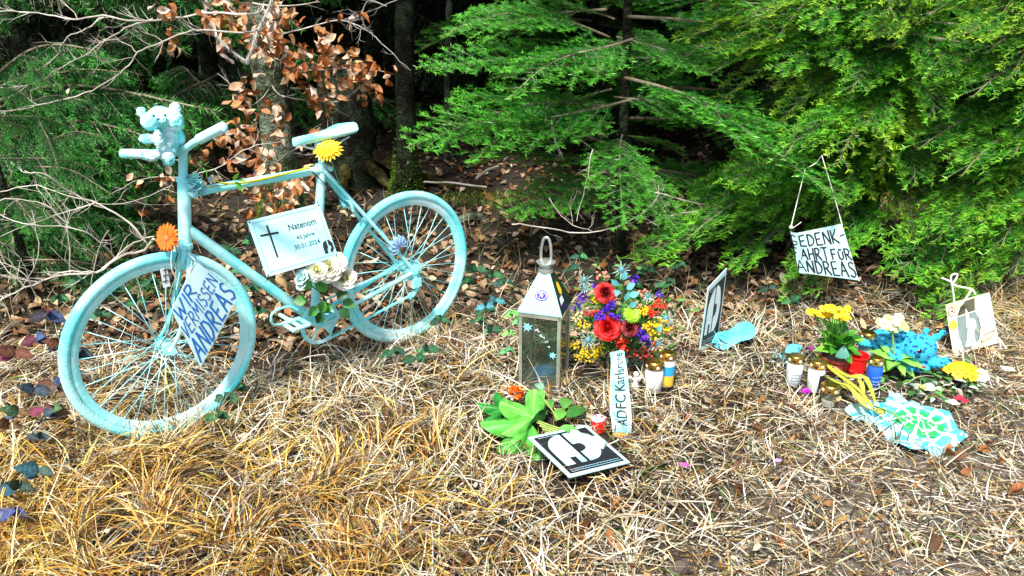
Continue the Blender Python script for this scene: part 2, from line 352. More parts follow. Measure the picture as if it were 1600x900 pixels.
def litter(name, x, y, L, C, label, lift=.0, tilt=.35, mat_=None):
    n = len(x); az = rs.uniform(0, 6.28, n); W = L*rs.uniform(.5, .68, n); cu = rs.uniform(-.35, .45, n)*L
    prof = [(-.5, .0), (-.2, .42), (.18, .46), (.5, .0)]
    loc = [];   # 8 verts: tip, 2 rows of 3, tip
    pts = [(-.5, 0, 0), (-.2, -.45, 1), (-.2, 0, 0), (-.2, .45, 1), (.2, -.45, 1), (.2, 0, 0), (.2, .45, 1), (.5, 0, 0)]
    U = np.array([p[0] for p in pts]); Wd = np.array([p[1] for p in pts]); E = np.array([p[2] for p in pts])
    lx = U[None]*L[:, None]; ly = Wd[None]*W[:, None]; lz = cu[:, None]*(U[None]**2*4-.3)*.6+E[None]*(W*rs.uniform(-.1, .45, n))[:, None]
    tx = rs.normal(0, tilt, n)[:, None]; ty = rs.normal(0, tilt, n)[:, None]
    lz = lz+lx*np.clip(tx, -.9, .9)+ly*np.clip(ty, -.9, .9)
    ca, sa = np.cos(az)[:, None], np.sin(az)[:, None]
    X = x[:, None]+lx*ca-ly*sa; Y = y[:, None]+lx*sa+ly*ca
    Z = (hgt(x, y)+.012+lift)[:, None]+lz-np.minimum(lz.min(1), -.003)[:, None]*.8
    V = np.stack([X, Y, Z], -1).reshape(-1, 3); b = (np.arange(n)*8)[:, None]
    q = np.array([[0, 2, 1, 1], [0, 3, 2, 2], [1, 2, 5, 4], [2, 3, 6, 5], [4, 5, 7, 7], [5, 6, 7, 7]])
    tri = np.array([[0, 2, 1], [0, 3, 2], [1, 2, 5], [1, 5, 4], [2, 3, 6], [2, 6, 5], [4, 5, 7], [5, 6, 7]])
    Ft = (b[:, :, None]+tri[None]).reshape(-1, 3)
    o = np_mesh(name, V, Ft, np.repeat(C, 8, axis=0), mat_ or M_litter, nper=3)
    return tag(o, label, 'fallen leaves')
BROWN = [(.30, .19, .10), (.42, .31, .20), (.16, .09, .045), (.50, .42, .32), (.24, .10, .03), (.07, .045, .03)]
n = 15000; y = 3.3+7.5*rs.random(n)**1.35; x = rs.uniform(-1, 1, n)*(.72*(y+.8)+.3)
k = y > edge_y(x)-.25+rs.normal(0, .12, n); x, y = x[k], y[k]; n = len(x)
litter('leaf_litter', x, y, rs.uniform(.035, .075, n), pal(n, BROWN, [4, 3.2, 4, 1.3, 2, 4]), 'brown beech leaves covering the floor of the wood')
n = 9000; y = rs.uniform(10, 34, n); x = rs.uniform(-1, 1, n)*(.72*(y+.8)+.3)
litter('far_leaf_litter', x, y, rs.uniform(.10, .22, n), pal(n, BROWN, [4, 2, 5, .8, 2, 4]), 'brown leaves on the floor deep in the wood')
x, y = scat(950, -3, 3.2, 1.6, 3.8); k = (~in_objects(x, y)) & (rs.random(len(x)) < np.where(x > .1, 1., .35)); x, y = x[k], y[k]; n = len(x)
litter('fallen_leaves', x, y, rs.uniform(.022, .050, n), pal(n, [(.38, .28, .17), (.48, .41, .31), (.27, .10, .025), (.32, .19, .07), (.12, .05, .02)], [4, 3, 3, 3, 4]),
       'tan and rusty leaves scattered over the verge', lift=.016, tilt=.55)
n = 15000; x, y = scat(n, -3, 3.4, 1.5, 3.9); k = ~in_objects(x, y); x, y = x[k], y[k]; n = len(x)
litter('leaf_crumbs', x, y, rs.uniform(.007, .020, n), pal(n, [(.40, .30, .18), (.55, .50, .40), (.22, .09, .02), (.08, .04, .02), (.36, .2, .06)], [4, 3, 4, 4, 2]), 'tiny crumbs of leaf and straw all over the verge', lift=.012, tilt=.6)
def gravel():
    n = 13000; u = rs.random(n); y = 1.5+2.0*rs.random(n)**1.4; x = rs.uniform(-.3, 3.2, n)
    k = (x-1.1*y+rs.normal(0, .35, n) > -1.25) & ~in_objects(x, y); x, y = x[k], y[k]; n = len(x)
    r_ = rs.uniform(.002, .0075, n)*np.where(rs.random(n) < .05, 1.8, 1)
    oc = np.array([(1, 0, 0), (0, 1, 0), (-1, 0, 0), (0, -1, 0), (0, 0, .7), (0, 0, -.7)], float)
    P = oc[None]*r_[:, None, None]*rs.uniform(.6, 1.25, (n, 6, 1)); a = rs.uniform(0, 6.28, n); ca, sa = np.cos(a)[:, None], np.sin(a)[:, None]
    X = P[..., 0]*ca-P[..., 1]*sa+x[:, None]; Y = P[..., 0]*sa+P[..., 1]*ca+y[:, None]; Z = P[..., 2]+(hgt(x, y)+r_*.4)[:, None]
    tri = np.array([(0, 1, 4), (1, 2, 4), (2, 3, 4), (3, 0, 4), (1, 0, 5), (2, 1, 5), (3, 2, 5), (0, 3, 5)])
    Ft = ((np.arange(n)*6)[:, None, None]+tri[None]).reshape(-1, 3)
    C = pal(n, [(.38, .35, .31), (.22, .20, .17), (.6, .58, .55), (.28, .22, .16)], [4, 3, 2, 2])
    tag(np_mesh('gravel', np.stack([X, Y, Z], -1).reshape(-1, 3), Ft, np.repeat(C, 6, axis=0), mat('stone', attr=True, rough=.9), nper=3), 'small grey gravel at the road edge', 'gravel')
gravel()
n = 700; x = rs.uniform(-1, 1, n); y = rs.uniform(-1, 1, n)
def moss_patch(cx, cy, rx, ry, n, label):
    a = rs.uniform(0, 6.28, n); r_ = np.sqrt(rs.random(n)); X = cx+np.cos(a)*r_*rx; Y = cy+np.sin(a)*r_*ry
    tag(blades('moss_patch', X, Y, rs.uniform(.02, .05, n), rs.uniform(.003, .006, n), rs.uniform(0, 6.28, n), rs.uniform(0, .8, n), rs.uniform(0, .9, n),
        pal(n, [(.16, .30, .02), (.07, .16, .01), (.32, .34, .03)], [3, 3, 1]), m=2, mat_=M_needle), label, 'moss')
pp = G(770, 305); moss_patch(pp.x, pp.y, .42, .22, 1500, 'yellow green moss patch on the leaf litter behind the lantern')
pp = G(1010, 500); 

# ------------------------------------------------------------------ conifer branches
rb = random.Random(3)
def branch_mesh(name, L, seed, spruce=False, fine=1.0, tipcol=(.34, .52, .05), bascol=(.035, .17, .03), spacing=.0056, nl=.026, nw=.0038, bare=.12, droop=.18, hang=.0, dens=1.):
    r_ = random.Random(seed); g = np.random.default_rng(seed); mb = MB(); segs = []
    stem = []
    k = 14
    for i in range(k+1):
        s = i/k; stem.append(Vector((.04*L*math.sin(3*s+seed), s*L, -droop*L*s*s+.05*L*math.sin(s*5+seed)*s)))
    mb.tube(stem, [.0075*L**.5*(1-.85*i/k)+.0012 for i in range(k+1)], 5)
    def at(s):
        q = s*k; i = min(int(q), k-1); return stem[i].lerp(stem[i+1], q-i)
    segs.append((at(.45), at(.75), .5)); segs.append((at(.75), at(1), 1.))
    step = .042/dens; s = bare; side = 1
    while s < .985:
        l = (L*.46*(1-s)**.75*r_.uniform(.65, 1.1)+.05)*min(1, .35+s*2.2)
        ang = r_.uniform(.75, 1.05)*side; d = Vector((math.sin(ang), math.cos(ang), r_.uniform(-.12, .10)-hang*.6)).normalized(); p = at(s)
        if r_.random() < .93:
            pts = [p]; dd = d.copy(); m = max(3, int(l/.05))
            for i in range(m):
                dd = (dd+Vector((-side*.07, .07, -.05-hang*.45))).normalized(); pts.append(pts[-1]+dd*(l/m))
            mb.tube(pts, [.0028*(1-.7*i/m) for i in range(m+1)], 3)
            for i in range(m): segs.append((pts[i], pts[i+1], (i+1)/m))
            # sub twigs
            if l > .11:
                ns = int(l/.046)
                for j in range(1, ns):
                    f = j/ns; q = pts[0].lerp(pts[-1], f); q = pts[min(int(f*m), m-1)].lerp(pts[min(int(f*m)+1, m)], f*m-int(f*m))
                    l2 = l*.42*(1-f)*r_.uniform(.6, 1.1)+.025; sd2 = 1 if j % 2 else -1
                    base = math.atan2(dd.x, dd.y); a2 = base+sd2*r_.uniform(.7, 1.)
                    d2 = Vector((math.sin(a2), math.cos(a2), r_.uniform(-.15, .12)-hang)).normalized()
                    e = q+d2*l2; e2 = e+(d2+Vector((0, .1, -.15-hang))).normalized()*l2*.2
                    segs.append((q, e, .8 if f > .5 else .6)); segs.append((e, e2, 1.))
        side = -side; s += step/L*r_.uniform(.7, 1.3)*.5
    # needles
    Vs = []; Cs = []
    for a, b, f in segs:
        ln = (b-a).length; n_ = max(2, int(ln/spacing*2))
        t = g.random(n_); A = np.array(a); B_ = np.array(b); T = (B_-A)/max(ln, 1e-6); P = A+(B_-A)*t[:, None]
        S = np.cross(T, (0, 0, 1.)); S = S/max(np.linalg.norm(S), 1e-6); U = np.cross(S, T)
        if spruce: an = g.uniform(0, 2*math.pi, n_)
        else: an = np.where(g.random(n_) < .5, 0, math.pi)+g.normal(0, .24, n_); 
        if not spruce: an = np.where(np.sin(an) < -.25, -an, an)
        D_ = T*g.uniform(.35, .75, n_)[:, None]+(S*np.cos(an)[:, None]+U*np.sin(an)[:, None])*.85
        D_ /= np.linalg.norm(D_, axis=1)[:, None]
        nlv = nl*g.uniform(.7, 1.1, n_)[:, None]
        Wv = np.cross(D_, U+g.normal(0, .35, (n_, 3))); Wv /= np.linalg.norm(Wv, axis=1)[:, None]
        hw = nw*.5
        Vs.append(np.stack([P-Wv*hw, P+Wv*hw, P+D_*nlv+Wv*hw*.3, P+D_*nlv-Wv*hw*.3], 1))
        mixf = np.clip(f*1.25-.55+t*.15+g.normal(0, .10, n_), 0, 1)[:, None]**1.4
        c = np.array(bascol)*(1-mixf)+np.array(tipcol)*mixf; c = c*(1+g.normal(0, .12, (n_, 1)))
        Cs.append(np.repeat(c[:, None], 4, axis=1))
    V = np.concatenate(Vs).reshape(-1, 3); C = np.clip(np.concatenate(Cs).reshape(-1, 3), 0, 1)
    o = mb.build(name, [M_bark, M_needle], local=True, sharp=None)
    me0 = o.data; nv0 = len(me0.vertices)
    # merge into one mesh with numpy
    co = np.empty(nv0*3, np.float32); me0.vertices.foreach_get('co', co); co = co.reshape(-1, 3)
    quads = np.array([tuple(p.vertices) for p in me0.polygons if len(p.vertices) == 4]); nq = len(quads)
    Fn = np.arange(len(V)).reshape(-1, 4)+nv0; Fa = np.concatenate([quads, Fn])
    me = bpy.data.meshes.new(name); VA = np.concatenate([co, V]); me.vertices.add(len(VA)); me.vertices.foreach_set('co', VA.astype(np.float32).ravel())
    me.loops.add(len(Fa)*4); me.loops.foreach_set('vertex_index', Fa.astype(np.int32).ravel()); me.polygons.add(len(Fa))
    me.polygons.foreach_set('loop_start', np.arange(0, len(Fa)*4, 4, dtype=np.int32)); me.update(calc_edges=True)
    ca = me.color_attributes.new('col', 'FLOAT_COLOR', 'POINT'); CA = np.concatenate([np.ones((nv0, 3))*.5, C]); ca.data.foreach_set('color', np.hstack([CA, np.ones((len(CA), 1))]).astype(np.float32).ravel())
    me.materials.append(M_bark); me.materials.append(M_needle)
    me.polygons.foreach_set('material_index', np.concatenate([np.zeros(nq, np.int32), np.ones(len(Fn), np.int32)]))
    bpy.data.objects.remove(o); bpy.data.meshes.remove(me0)
    return me
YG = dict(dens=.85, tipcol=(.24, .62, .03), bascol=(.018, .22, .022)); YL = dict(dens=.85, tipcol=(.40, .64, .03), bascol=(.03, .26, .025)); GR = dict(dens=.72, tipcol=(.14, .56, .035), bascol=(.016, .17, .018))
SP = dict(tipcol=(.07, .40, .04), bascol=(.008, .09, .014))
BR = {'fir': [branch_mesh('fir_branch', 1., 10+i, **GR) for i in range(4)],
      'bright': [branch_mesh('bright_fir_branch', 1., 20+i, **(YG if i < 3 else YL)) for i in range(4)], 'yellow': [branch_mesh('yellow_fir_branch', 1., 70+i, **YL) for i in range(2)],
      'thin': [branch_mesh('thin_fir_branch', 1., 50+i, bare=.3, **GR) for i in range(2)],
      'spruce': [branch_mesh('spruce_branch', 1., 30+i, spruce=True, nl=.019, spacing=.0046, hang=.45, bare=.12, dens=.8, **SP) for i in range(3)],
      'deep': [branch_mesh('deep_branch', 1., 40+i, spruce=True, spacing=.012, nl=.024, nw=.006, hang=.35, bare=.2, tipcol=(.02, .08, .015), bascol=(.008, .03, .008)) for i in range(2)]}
def put_branch(tree, kind, base, tip, roll=0., wid=1., rn=rb):
    me = rn.choice(BR[kind]); o = bpy.data.objects.new('branch', me); col.objects.link(o); o.parent = tree
    inv = tree.matrix_basis.inverted(); b = inv @ Vector(base); t = inv @ Vector(tip); d = t-b; L = d.length
    # the mesh droops by .18 per unit: aim a little above the tip
    d2 = d+Vector((0, 0, .18*L*.9)); M = frame(b, d2) @ Matrix.Rotation(roll, 4, 'Y') @ Matrix.Diagonal((L*wid, L, L, 1))
    o.matrix_basis = M; return o
def conifer(name, label, base, h, r0, kind, nb, z0, z1, Lmax, group=None, seed=1, bark=M_dbark, lean=(0, 0), az0=None, tiltdown=.25, cat='tree'):
    rn = random.Random(seed); base = Vector(base); base.z = float(hgt(base.x, base.y))-.03
    t = thing(name, label, cat, base, 0, group); mb = MB()
    path = [base+Vector((lean[0]*s+.02*math.sin(4*s+seed), lean[1]*s, h*s)) for s in [i/10 for i in range(11)]]
    mb.tube(path, [r0*(1.25 if i == 0 else 1)*(1-.8*i/10)+.004 for i in range(11)], 8); mb.build('trunk', bark, t)
    for i in range(nb):
        f = i/max(nb-1, 1); z = z0+(z1-z0)*f+rn.uniform(-.05, .05); s = min(z/h, 1); p = base+Vector((lean[0]*s, lean[1]*s, z))
        L = Lmax*(1-.6*f)*rn.uniform(.7, 1.1); a = (i*2.4+rn.uniform(-.4, .4)) if az0 is None else rn.uniform(*az0)
        tip = p+Vector((math.cos(a)*L, math.sin(a)*L, -L*tiltdown*rn.uniform(.4, 1.4)+L*.08))
        put_branch(t, kind, p, tip, rn.uniform(-.3, .3), rn.uniform(.8, 1.1), rn)
    return t
# right hand firs
firA = conifer('fir_tree', 'slender dark green fir with thin grey stem directly behind the flower bouquet', (.67, 4.55, 0), 4.2, .028, 'fir', 30, .55, 3.8, 1.35, 'young firs at the edge of the wood', 5, lean=(-.15, 0))
for a, b in [((952, 215), (700, 175)), ((950, 120), (660, 95)), ((955, 60), (740, 25)), ((958, 250), (735, 255)), ((955, 170), (650, 215)), ((960, 30), (800, -10)), ((968, 300), (800, 330)),
             ((960, 150), (1130, 190)), ((960, 60), (1120, 120)), ((950, 10), (690, 60)), ((968, 250), (1060, 350)), ((955, 110), (770, 110)), ((955, 140), (820, 190)), ((955, 70), (1040, 60)), ((960, 190), (780, 215)), ((965, 210), (1070, 240))]:
    p = DY(*a, 4.55); put_branch(firA, 'fir', p, DY(*b, 4.55+rb.uniform(-.75, .35)), rb.uniform(-.5, .5), rb.uniform(.8, 1.1))
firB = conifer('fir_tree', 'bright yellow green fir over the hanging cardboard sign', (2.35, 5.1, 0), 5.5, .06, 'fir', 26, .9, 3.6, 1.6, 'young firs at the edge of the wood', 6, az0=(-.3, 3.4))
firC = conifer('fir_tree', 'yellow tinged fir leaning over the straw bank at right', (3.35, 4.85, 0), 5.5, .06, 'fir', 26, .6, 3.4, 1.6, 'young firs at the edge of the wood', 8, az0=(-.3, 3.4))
conifer('fir_tree', 'green fir standing behind between the slender fir and the bright one', (1.65, 6.3, 0), 6, .06, 'fir', 40, .7, 4.2, 1.5, 'young firs at the edge of the wood', 9)
conifer('fir_tree', 'green fir filling the gap behind the right hand firs', (3.3, 6.8, 0), 6, .06, 'fir', 40, .4, 4.4, 1.6, 'young firs at the edge of the wood', 11)
conifer('fir_tree', 'shaded fir farther back above the brown leaf floor', (.7, 7.4, 0), 6, .06, 'fir', 40, .9, 4.6, 1.6, 'young firs at the edge of the wood', 12)
B_st = Vector((2.35, 5.1, 0))
for tip, Y, z in [((1130, 75), 4.2, 1.5), ((1060, 40), 4.3, 1.6), ((1160, 160), 4.2, 1.2), ((1240, 100), 4.0, 1.4), ((1330, 160), 3.9, 1.2), ((1440, 110), 3.8, 1.4), ((1150, 300), 3.8, .85), ((1200, 262), 3.75, .95), ((1260, 250), 3.72, .98), ((1330, 262), 3.72, .95),
                  ((1390, 260), 3.9, .9), ((1300, 300), 3.95, .8), ((1420, 300), 3.9, .8), ((990, 410), 3.95, .55), ((1060, 385), 4.0, .6), ((1140, 400), 4.0, .55), ((1230, 470), 3.75, .5), ((1180, 345), 4.05, .7),
                  ((1360, 60), 3.9, 1.6), ((1280, 30), 4.0, 1.7), ((1420, 30), 3.8, 1.7), ((1350, 210), 3.85, 1.1), ((1460, 200), 3.8, 1.2), ((1420, 380), 3.9, .6), ((1150, 20), 4.1, 1.7)]:
    st = Vector((B_st.x, B_st.y, z+.12)); put_branch(firB, 'yellow' if (z > 1.3 and rb.random() < .4) else 'bright', st, DY(*tip, Y), rb.uniform(-.35, .35), rb.uniform(.42, .62))
for tip, Y, z in [((1400, 440), 3.6, .55), ((1450, 470), 3.55, .5), ((1500, 440), 3.6, .55), ((1540, 400), 3.7, .6), ((1470, 400), 3.6, .7), ((1530, 330), 3.7, .8), ((1480, 290), 3.7, .95), ((1560, 260), 3.7, 1.),
                  ((1520, 170), 3.7, 1.3), ((1580, 120), 3.7, 1.5), ((1500, 60), 3.7, 1.6), ((1600, 40), 3.7, 1.7), ((1420, 340), 3.75, .8), ((1590, 200), 3.7, 1.2), ((1560, 440), 3.75, .5)]:
    st = Vector((3.35, 4.85, z+.1)); put_branch(firC, 'yellow' if rb.random() < .3 else 'bright', st, DY(*tip, Y), rb.uniform(-.35, .35), rb.uniform(.42, .62))
# left spruces
spA = conifer('spruce_tree', 'young spruce with its tip in view at the left edge of the photo', DY(52, 470, 3.95)*1, 1.62, .02, 'spruce', 16, .25, 1.2, .75, 'spruces behind the bicycle', 21, tiltdown=.3)
for a, b, s_ in [((48, 150), (-10, 130), 0), ((45, 110), (85, 125), 0), ((45, 115), (12, 128), 0), ((48, 160), (125, 150), 0), ((52, 230), (160, 205), 0), ((50, 200), (-20, 190), 0), ((52, 260), (180, 290), 0), ((52, 180), (100, 260), 0), ((50, 100), (62, 90), 0), ((52, 320), (150, 390), 0), ((52, 300), (-30, 330), 0)]:
    put_branch(spA, 'spruce', DY(*a, 3.95), DY(*b, 3.75), rb.uniform(-.4, .4), .8)
base = DY(50, 130, 3.95)
spB = conifer('spruce_tree', 'dark spruce with long hanging branches behind the teddy bear', (-3.3, 5.6, 0), 7, .07, 'spruce', 30, .3, 4.5, 2.0, 'spruces behind the bicycle', 22, tiltdown=.35)
for a, b in [((-60, 180), (310, 135)), ((-60, 200), (205, 95)), ((-60, 150), (160, 60)), ((-80, 240), (250, 200)), ((-60, 260), (215, 250)), ((-60, 300), (300, 215)), ((-80, 330), (240, 330)), ((-80, 380), (150, 400)), ((-80, 330), (280, 270)), ((-80, 380), (200, 440))]:
    put_branch(spB, 'spruce', DY(*a, 5.0), DY(*b, 4.4+rb.uniform(-.2, .3)), rb.uniform(-.2, .2), .7)
conifer('spruce_tree', 'shaded spruce filling the dark wood left of the beech trunk', (-2.5, 6.9, 0), 7, .08, 'spruce', 34, .5, 5, 1.6, 'spruces behind the bicycle', 23)
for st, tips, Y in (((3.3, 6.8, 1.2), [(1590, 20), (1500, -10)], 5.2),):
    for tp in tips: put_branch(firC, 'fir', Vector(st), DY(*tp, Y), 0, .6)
for tip, Y, z in [((1480, 20), 3.9, 1.75), ((1545, 100), 3.8, 1.5), ((1440, 250), 3.85, 1.05), ((1500, 230), 3.8, 1.15), ((1585, 320), 3.7, .85), ((1510, 380), 3.75, .7), ((1400, 70), 4.1, 1.6), ((1560, 30), 3.9, 1.75), ((1450, 150), 4.0, 1.3), ((1570, 380), 3.8, .7)]:
    put_branch(firC, 'bright', Vector((3.35, 4.85, z+.1)), DY(*tip, Y), rb.uniform(-.35, .35), rb.uniform(.5, .65))
for tip, Y, z in [((1100, 20), 4.2, 1.7), ((1210, 60), 4.1, 1.6), ((1310, 90), 4.1, 1.45), ((1100, 130), 4.3, 1.3), ((1240, 200), 4.1, 1.1), ((1340, 30), 4.1, 1.7), ((1300, 350), 4.0, .7), ((1090, 330), 4.2, .75)]:
    put_branch(firB, 'bright', Vector((2.35, 5.1, z+.12)), DY(*tip, Y), rb.uniform(-.35, .35), rb.uniform(.45, .6))
# ------------------------------------------------------------------ deep wood
deep_t = []; rd = random.Random(77)
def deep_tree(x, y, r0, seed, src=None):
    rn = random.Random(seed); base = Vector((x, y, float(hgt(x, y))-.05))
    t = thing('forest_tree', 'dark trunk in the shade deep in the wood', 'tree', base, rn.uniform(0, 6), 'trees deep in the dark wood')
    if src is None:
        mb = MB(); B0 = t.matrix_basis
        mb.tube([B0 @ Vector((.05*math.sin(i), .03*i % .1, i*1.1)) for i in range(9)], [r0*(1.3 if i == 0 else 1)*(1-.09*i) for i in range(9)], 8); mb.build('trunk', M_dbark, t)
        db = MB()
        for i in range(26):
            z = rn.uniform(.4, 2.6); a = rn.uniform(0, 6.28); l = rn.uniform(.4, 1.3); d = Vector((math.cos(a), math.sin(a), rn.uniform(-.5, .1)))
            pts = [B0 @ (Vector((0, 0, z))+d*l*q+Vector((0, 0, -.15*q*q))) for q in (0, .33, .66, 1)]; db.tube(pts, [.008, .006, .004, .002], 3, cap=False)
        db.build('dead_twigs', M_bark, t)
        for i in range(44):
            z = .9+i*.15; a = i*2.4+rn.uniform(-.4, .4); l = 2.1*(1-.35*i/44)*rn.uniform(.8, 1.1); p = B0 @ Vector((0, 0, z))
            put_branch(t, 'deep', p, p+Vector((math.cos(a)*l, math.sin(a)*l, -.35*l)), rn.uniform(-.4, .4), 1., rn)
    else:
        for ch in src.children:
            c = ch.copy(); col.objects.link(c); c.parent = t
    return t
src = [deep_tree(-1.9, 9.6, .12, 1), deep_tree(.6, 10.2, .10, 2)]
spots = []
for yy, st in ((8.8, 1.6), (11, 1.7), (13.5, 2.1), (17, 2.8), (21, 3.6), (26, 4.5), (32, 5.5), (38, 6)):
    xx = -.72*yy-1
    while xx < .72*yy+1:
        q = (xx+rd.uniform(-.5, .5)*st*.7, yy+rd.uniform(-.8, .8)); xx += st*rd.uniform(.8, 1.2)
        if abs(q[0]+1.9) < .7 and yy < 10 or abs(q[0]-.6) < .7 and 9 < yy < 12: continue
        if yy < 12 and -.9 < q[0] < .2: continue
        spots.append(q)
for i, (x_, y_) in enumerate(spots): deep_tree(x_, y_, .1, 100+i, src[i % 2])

# ------------------------------------------------------------------ trunks in view
def trunk_tree(label, px, ybot, Y, wpx, top_px, bark, moss=None, name='forest_tree', seed=0, h=8., crown=True):
    b = DY(px, ybot, Y); b.z = float(hgt(b.x, b.y))-.05; t = thing(name, label, 'tree', b)
    tp = DY(top_px, 0, Y); d = (tp-b)/(tp.z-b.z); r0 = wpx/2*(DY(px+1, ybot*.5, Y)-DY(px, ybot*.5, Y)).length
    mb = MB(); nn = 16; n = 44
    for i in range(n):
        z = (i/(n-1))**1.6*h; c = b+d*z+Vector((.02*math.sin(z*2+seed), .02*math.cos(z*1.7), 0)); fl = 1+(.9 if name != 'beech_tree' else .3)*math.exp(-z/.16)
        for j in range(nn):
            a = 2*math.pi*j/nn; rr = r0*(1-.05*z)*fl*(1+.07*noise.noise(Vector((math.cos(a)*5, math.sin(a)*5, z*5)))+.05*noise.noise(Vector((math.cos(a)*2, math.sin(a)*2, z*1.5+seed)))+(.22*math.sin(a*5+seed)*math.exp(-z/.2)))
            mb.v.append(tuple(c+Vector((math.cos(a)*rr, math.sin(a)*rr, 0)))); mb.c.append((1, 1, 1))
    for i in range(n-1):
        for j in range(nn): mb.f.append([i*nn+j, i*nn+(j+1) % nn, (i+1)*nn+(j+1) % nn, (i+1)*nn+j]); mb.m.append(0)
    mb.build('trunk', bark, t)
    if crown:  # unseen conifer crown, added overhead to shade the wood behind
        rn = random.Random(seed)
        for i in range(34):
            z = 2.15+i*.17; p = b+d*z; a = i*2.4+rn.uniform(-.4, .4); l = 2.3*(1-.5*i/34)*rn.uniform(.8, 1.1)
            put_branch(t, 'deep', p, p+Vector((math.cos(a)*l, math.sin(a)*l, -.12*l)), rn.uniform(-.3, .3), 1., rn)
    if moss:
        g = []; ms = MB(); rn = random.Random(seed)
        for i in range(1600):
            a = rn.uniform(0, 6.28); z = abs(rn.gauss(0, moss*.5)); fl = 1+.9*math.exp(-z/.16); rr = r0*fl*(1+.22*math.sin(a*5+seed)*math.exp(-z/.2))*.99
            p = b+d*z+Vector((math.cos(a)*rr, math.sin(a)*rr, 0)); o_ = Vector((math.cos(a), math.sin(a), rn.uniform(.2, 1.4)))
            ms.leaf(frame(p, o_+Vector((rn.gauss(0, .4), rn.gauss(0, .4), 0))), rn.uniform(.015, .035), .008, .4, n=2, c=jit(rn.choice([(.10, .24, .015), (.05, .13, .01), (.2, .32, .03)]), .3, rn))
        ms.build('moss', M_needle, t)['kind'] = 'stuff'
    return t, b, d
beech, bb, bd = trunk_tree('mottled grey green beech trunk hung with brown leaves behind the bicycle', 442, 350, 5.15, 56, 412, M_beech, .4, 'beech_tree', 1, crown=False)
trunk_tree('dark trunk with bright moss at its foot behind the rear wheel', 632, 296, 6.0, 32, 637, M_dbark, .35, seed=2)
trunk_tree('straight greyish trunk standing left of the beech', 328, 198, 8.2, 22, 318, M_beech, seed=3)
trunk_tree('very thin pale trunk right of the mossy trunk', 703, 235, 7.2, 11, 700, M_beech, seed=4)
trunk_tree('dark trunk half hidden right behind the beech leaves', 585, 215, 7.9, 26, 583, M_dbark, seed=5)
def stump():
    b = DY(545, 250, 6.4); b.z = float(hgt(b.x, b.y)); t = thing('tree_stump', 'rotten dark stump with long roots behind the saddle', 'tree stump', b)
    mb = MB(); rn = random.Random(4)
    mb.tube([b+Vector((0, 0, z)) for z in (-.05, .1, .3, .6, .95)], [.34, .27, .23, .22, .20], 14)
    mb.v = [tuple(Vector(v)+Vector(noise.noise_vector(Vector(v)*4))*.05) for v in mb.v]; mb.build('trunk', M_dbark, t)
    for a, b2, l in [(-.30, 0, 1.25), (-.75, 0, .9), (-1.5, 0, .7), (.1, 0, .8)]:
        m2 = MB(); pts = [b+Vector((math.cos(a)*q*l, math.sin(a)*q*l, .34*(1-q)**1.6-.02)) for q in (.1, .3, .5, .75, 1)]
        m2.tube(subdivide(pts, 3, .012, rn), [.070-.0048*i for i in range(13)], 7); m2.build('root', mat('root_bark', (.022, .016, .009), .95, .5, 24, 1., spec=.08, color2=(.06, .06, .018), tscale=8), t)
stump()
# pale bare branches of the beech sweeping to the left, and others
rn = random.Random(9)
def twiggy(t, name, pts, r0, r1, side=7, sl=.16, seed=1, m=M_twig, k=4, jit_=.004):
    r_ = random.Random(seed); P = subdivide(pts, k, jit_, r_); n_ = len(P); mb = MB(); mb.tube(P, [r0+(r1-r0)*i/(n_-1) for i in range(n_)], 6)
    def sub(p, d, l, r, dep):
        q = [p]; dd = d.normalized()
        for i in range(4):
            dd = (dd+Vector((r_.gauss(0, .25), r_.gauss(0, .2), r_.gauss(.05, .2)))).normalized(); q.append(q[-1]+dd*l/4)
        mb.tube(q, [r*(1-.2*i) for i in range(5)], 4, cap=False)
        if dep:
            for i in (1, 2, 3):
                if r_.random() < .6: sub(q[i], dd+Vector((r_.uniform(-1, 1), r_.uniform(-.6, .6), r_.uniform(-1, 1)))*.8, l*.5, r*.6, dep-1)
    for i in range(side):
        j = r_.randrange(1, n_-1); d = (P[min(j+1, n_-1)]-P[j-1]).normalized()
        sub(P[j], d*.8+Vector((r_.uniform(-.7, .7), r_.uniform(-.4, .4), r_.uniform(-.9, .9))), sl*r_.uniform(.5, 1.3), r0*.42, 1)
    return mb.build(name, m, t)
LIMBS = [([(400, 22), (330, 20), (270, 28), (215, 33), (160, 25), (110, 30), (60, 21), (0, 18), (-40, 22)], 3.9, .007),
         ([(240, 30), (205, 40), (165, 62), (130, 88), (90, 108), (55, 130), (0, 138)], 3.9, .005),
         ([(160, 26), (135, 45), (105, 58), (85, 90), (50, 115), (0, 135)], 3.92, .0045),
         ([(395, 50), (330, 48), (290, 50), (245, 70), (215, 82), (195, 108), (165, 130), (120, 150), (60, 165), (0, 174), (-30, 176)], 3.8, .006),
         ([(215, 82), (190, 64), (160, 62)], 3.82, .004),
         ([(420, 60), (470, 45), (530, 32), (570, 45), (605, 75), (640, 110)], 4.8, .006),
         ([(620, 0), (560, 25), (540, 30)], 4.8, .004), ([(605, 10), (578, 0), (565, 25), (572, 45)], 4.75, .005),
         ([(395, 280), (430, 255), (470, 225), (500, 200)], 4.2, .005),
         ([(310, 270), (345, 260), (380, 235), (410, 225), (445, 222)], 3.9, .004),
         ([(395, 165), (370, 140), (340, 115)], 4.4, .004), ([(440, 150), (480, 155), (520, 160), (545, 150)], 4.6, .005),
         ([(430, 90), (480, 110), (540, 105), (600, 112)], 4.6, .005), ([(310, 265), (290, 275), (220, 280), (180, 300), (120, 330)], 3.85, .0035),
         ([(395, 5), (450, 10), (500, 2)], 4.6, .006)]
